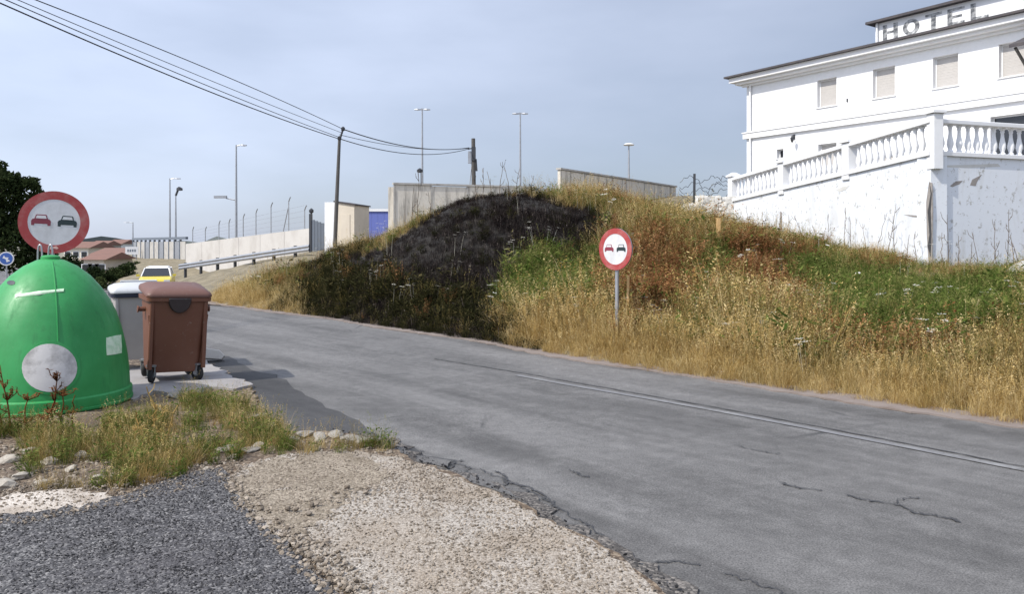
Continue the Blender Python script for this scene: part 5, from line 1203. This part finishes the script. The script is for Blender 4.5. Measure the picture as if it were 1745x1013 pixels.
# ------------------------------------------------------------------ tall weeds that stand out singly
def weed_mesh(seed, h, branches, mat, leafy=0):
    r2 = random.Random(seed); m = MB(); lean = r2.uniform(-.12,.12); pts = [(lean*h*(k/6)**2, .02*r2.uniform(-1,1), h*k/6) for k in range(7)]
    m.tube(pts, [.009*(1-.09*k) for k in range(7)], 5)
    for b in range(branches):
        k = r2.randint(2,5); p0 = Vector(pts[k]); a = r2.uniform(0,6.28); l = r2.uniform(.08,.22)*h; e = p0+Vector((math.cos(a)*l*.5, math.sin(a)*l*.5, l)); m.tube([p0, (p0+e)/2+Vector((math.cos(a),math.sin(a),0))*.03, e], [.006,.005,.003], 4)
        for q in range(leafy):
            t_ = r2.uniform(.3,1); c = p0.lerp(e, t_); d = Vector((r2.uniform(-1,1), r2.uniform(-1,1), r2.uniform(-.2,.8))).normalized(); s = d.cross(Vector((.3,.2,1))).normalized()*.010; l2 = r2.uniform(.02,.05)
            m.add([c, c+d*l2*.5+s, c+d*l2, c+d*l2*.5-s], [(0,1,2,3)])
    return m.mesh('weed_stalk', mat)
wd = [weed_mesh(70+j, 1.0, 2+j % 3, M['stalk'], 1) for j in range(5)]
RK = ([(1275,25.6,.7),(1300,24.6,.6),(1322,24.0,.55),(1345,23.2,.7),(1368,22.6,.8),(1392,21.8,.6),(1408,21.2,.9),(1437,20.3,1.15),(1450,20.0,.95),(1474,19.4,.8),(1492,19.0,1.1),(1510,18.6,1.3),(1527,18.2,1.05),(1545,17.8,.7),(1561,17.4,.75),
                                (1605,16.9,.85),(1617,16.8,1.25),(1632,16.8,.8),(1650,16.8,.7),(1668,16.7,.95),(1686,16.6,.8),(1700,16.6,1.2),(1714,16.6,1.45),(1728,16.6,.9),(1740,16.4,.8)])
ru = [q[0] for q in RK]
for i, (u_, Y, hgt) in enumerate(RK):
    xw = (u_-CX)/F*Y; tag(obj_of(wd[i % 5], 'weed_stalk', None, (xw, Y, zh(xw, Y)-.05), (rr.uniform(-.08,.08), rr.uniform(-.06,.2), rr.uniform(0,6.28)), (1,1,hgt)), 'thin dry weed stalk against the white retaining wall, %s from the left' % nth(ru, i), 'weed', 'weed stalks along the white wall')
RK = ([(824,21.8,.9),(838,22,.8),(852,22,1.0),(868,22,.9),(812,21.6,.7),(880,22.4,.8),(700,22.6,1.2),(712,22.6,1.5),(735,22,.8),(905,23,.7)])
ru = [q[0] for q in RK]
for i, (u_, Y, hgt) in enumerate(RK):
    xw = (u_-CX)/F*Y; tag(obj_of(wd[(i+2) % 5], 'weed_stalk', None, (xw, Y, zh(xw, Y)-.05), (rr.uniform(-.12,.12), rr.uniform(-.15,.15), rr.uniform(0,6.28)), (1.3,1.3,hgt)), 'bare weed stalk on the crest of the bank, %s from the left' % nth(ru, i), 'weed', 'weed stalks on the crest')
# reddish seedy weeds in front of the bottle bank
ws = [weed_mesh(90+j, 1.0, 12, M['rust'], 9) for j in range(3)]
RK = ([(18,752,.62),(6,748,.45),(40,756,.4),(72,760,.35),(90,742,.52),(100,744,.38)])
ru = [q[0] for q in RK]
for i, (u_, v_, hgt) in enumerate(RK):
    p = G(u_, v_); tag(obj_of(ws[i % 3], 'seedy_weed', None, (p.x, p.y, float(zv(p.x, p.y))-.02), (rr.uniform(-.1,.1), rr.uniform(-.1,.1), i*1.1), (1,1,hgt)), 'reddish seedy weed in front of the green dome, %s from the left' % nth(ru, i), 'weed', 'weeds in front of the green dome')
wp = [weed_mesh(120+j, 1.0, 4, M['straw'], 6) for j in range(2)]
RK = ([(120,742,.33),(272,742,.42),(262,752,.3),(286,772,.36),(240,770,.3)])
ru = [q[0] for q in RK]
for i, (u_, v_, hgt) in enumerate(RK):
    p = G(u_, v_); tag(obj_of(wp[i % 2], 'grass_stalk', None, (p.x, p.y, float(zv(p.x, p.y))-.02), (rr.uniform(-.15,.15), rr.uniform(-.15,.15), i), (1,1,hgt)), 'pale dry grass stalk below the green dome, %s from the left' % nth(ru, i), 'grass stalk', 'grass stalks below the green dome')
# pale litter caught in the bank
lt = [rock_mesh(700+j, M['litter'], 'scrap', 2, .4, .3) for j in range(3)]
for i, (u_, v_, Y, s, lab) in enumerate([(1272,506,13.4,.22,'crumpled pale scrap in the grass midway along the bank'), (1262,520,13.2,.13,'small pale scrap just below the crumpled one on the bank'), (1545,491,13.6,.14,'pale scrap in the green weeds at the right of the bank'),
                                         (1500,498,13.6,.24,'long pale torn strip lying in the green weeds'), (1462,457,15.6,.18,'flat white scrap near the foot of the white wall'), (1410,432,17.6,.14,'white scrap in the weeds under the balustrade'), (1238,648,10.15,.26,'flat pale scrap on the far road edge')]):
    q = P(u_, v_, Y); zz = zh(q.x, q.y) if i < 6 else .03
    tag(obj_of(lt[i % 3], 'scrap', None, (q.x, q.y, zz+(.42 if i < 6 else .0)), (rr.uniform(-.3,.3), .2, i), (s, s*.5, s*.5)), lab, 'litter')
q = P(1738, 440, 15.5); zz = zh(q.x, q.y)
tag(obj_of(rock_mesh(900, M['concrete'], 'boulder', 3, .1, .9), 'boulder', None, (q.x+.15, q.y, zz+.1), (0,0,1), (.95,.8,.7)), 'grey rounded boulder at the right end below the white wall', 'boulder')
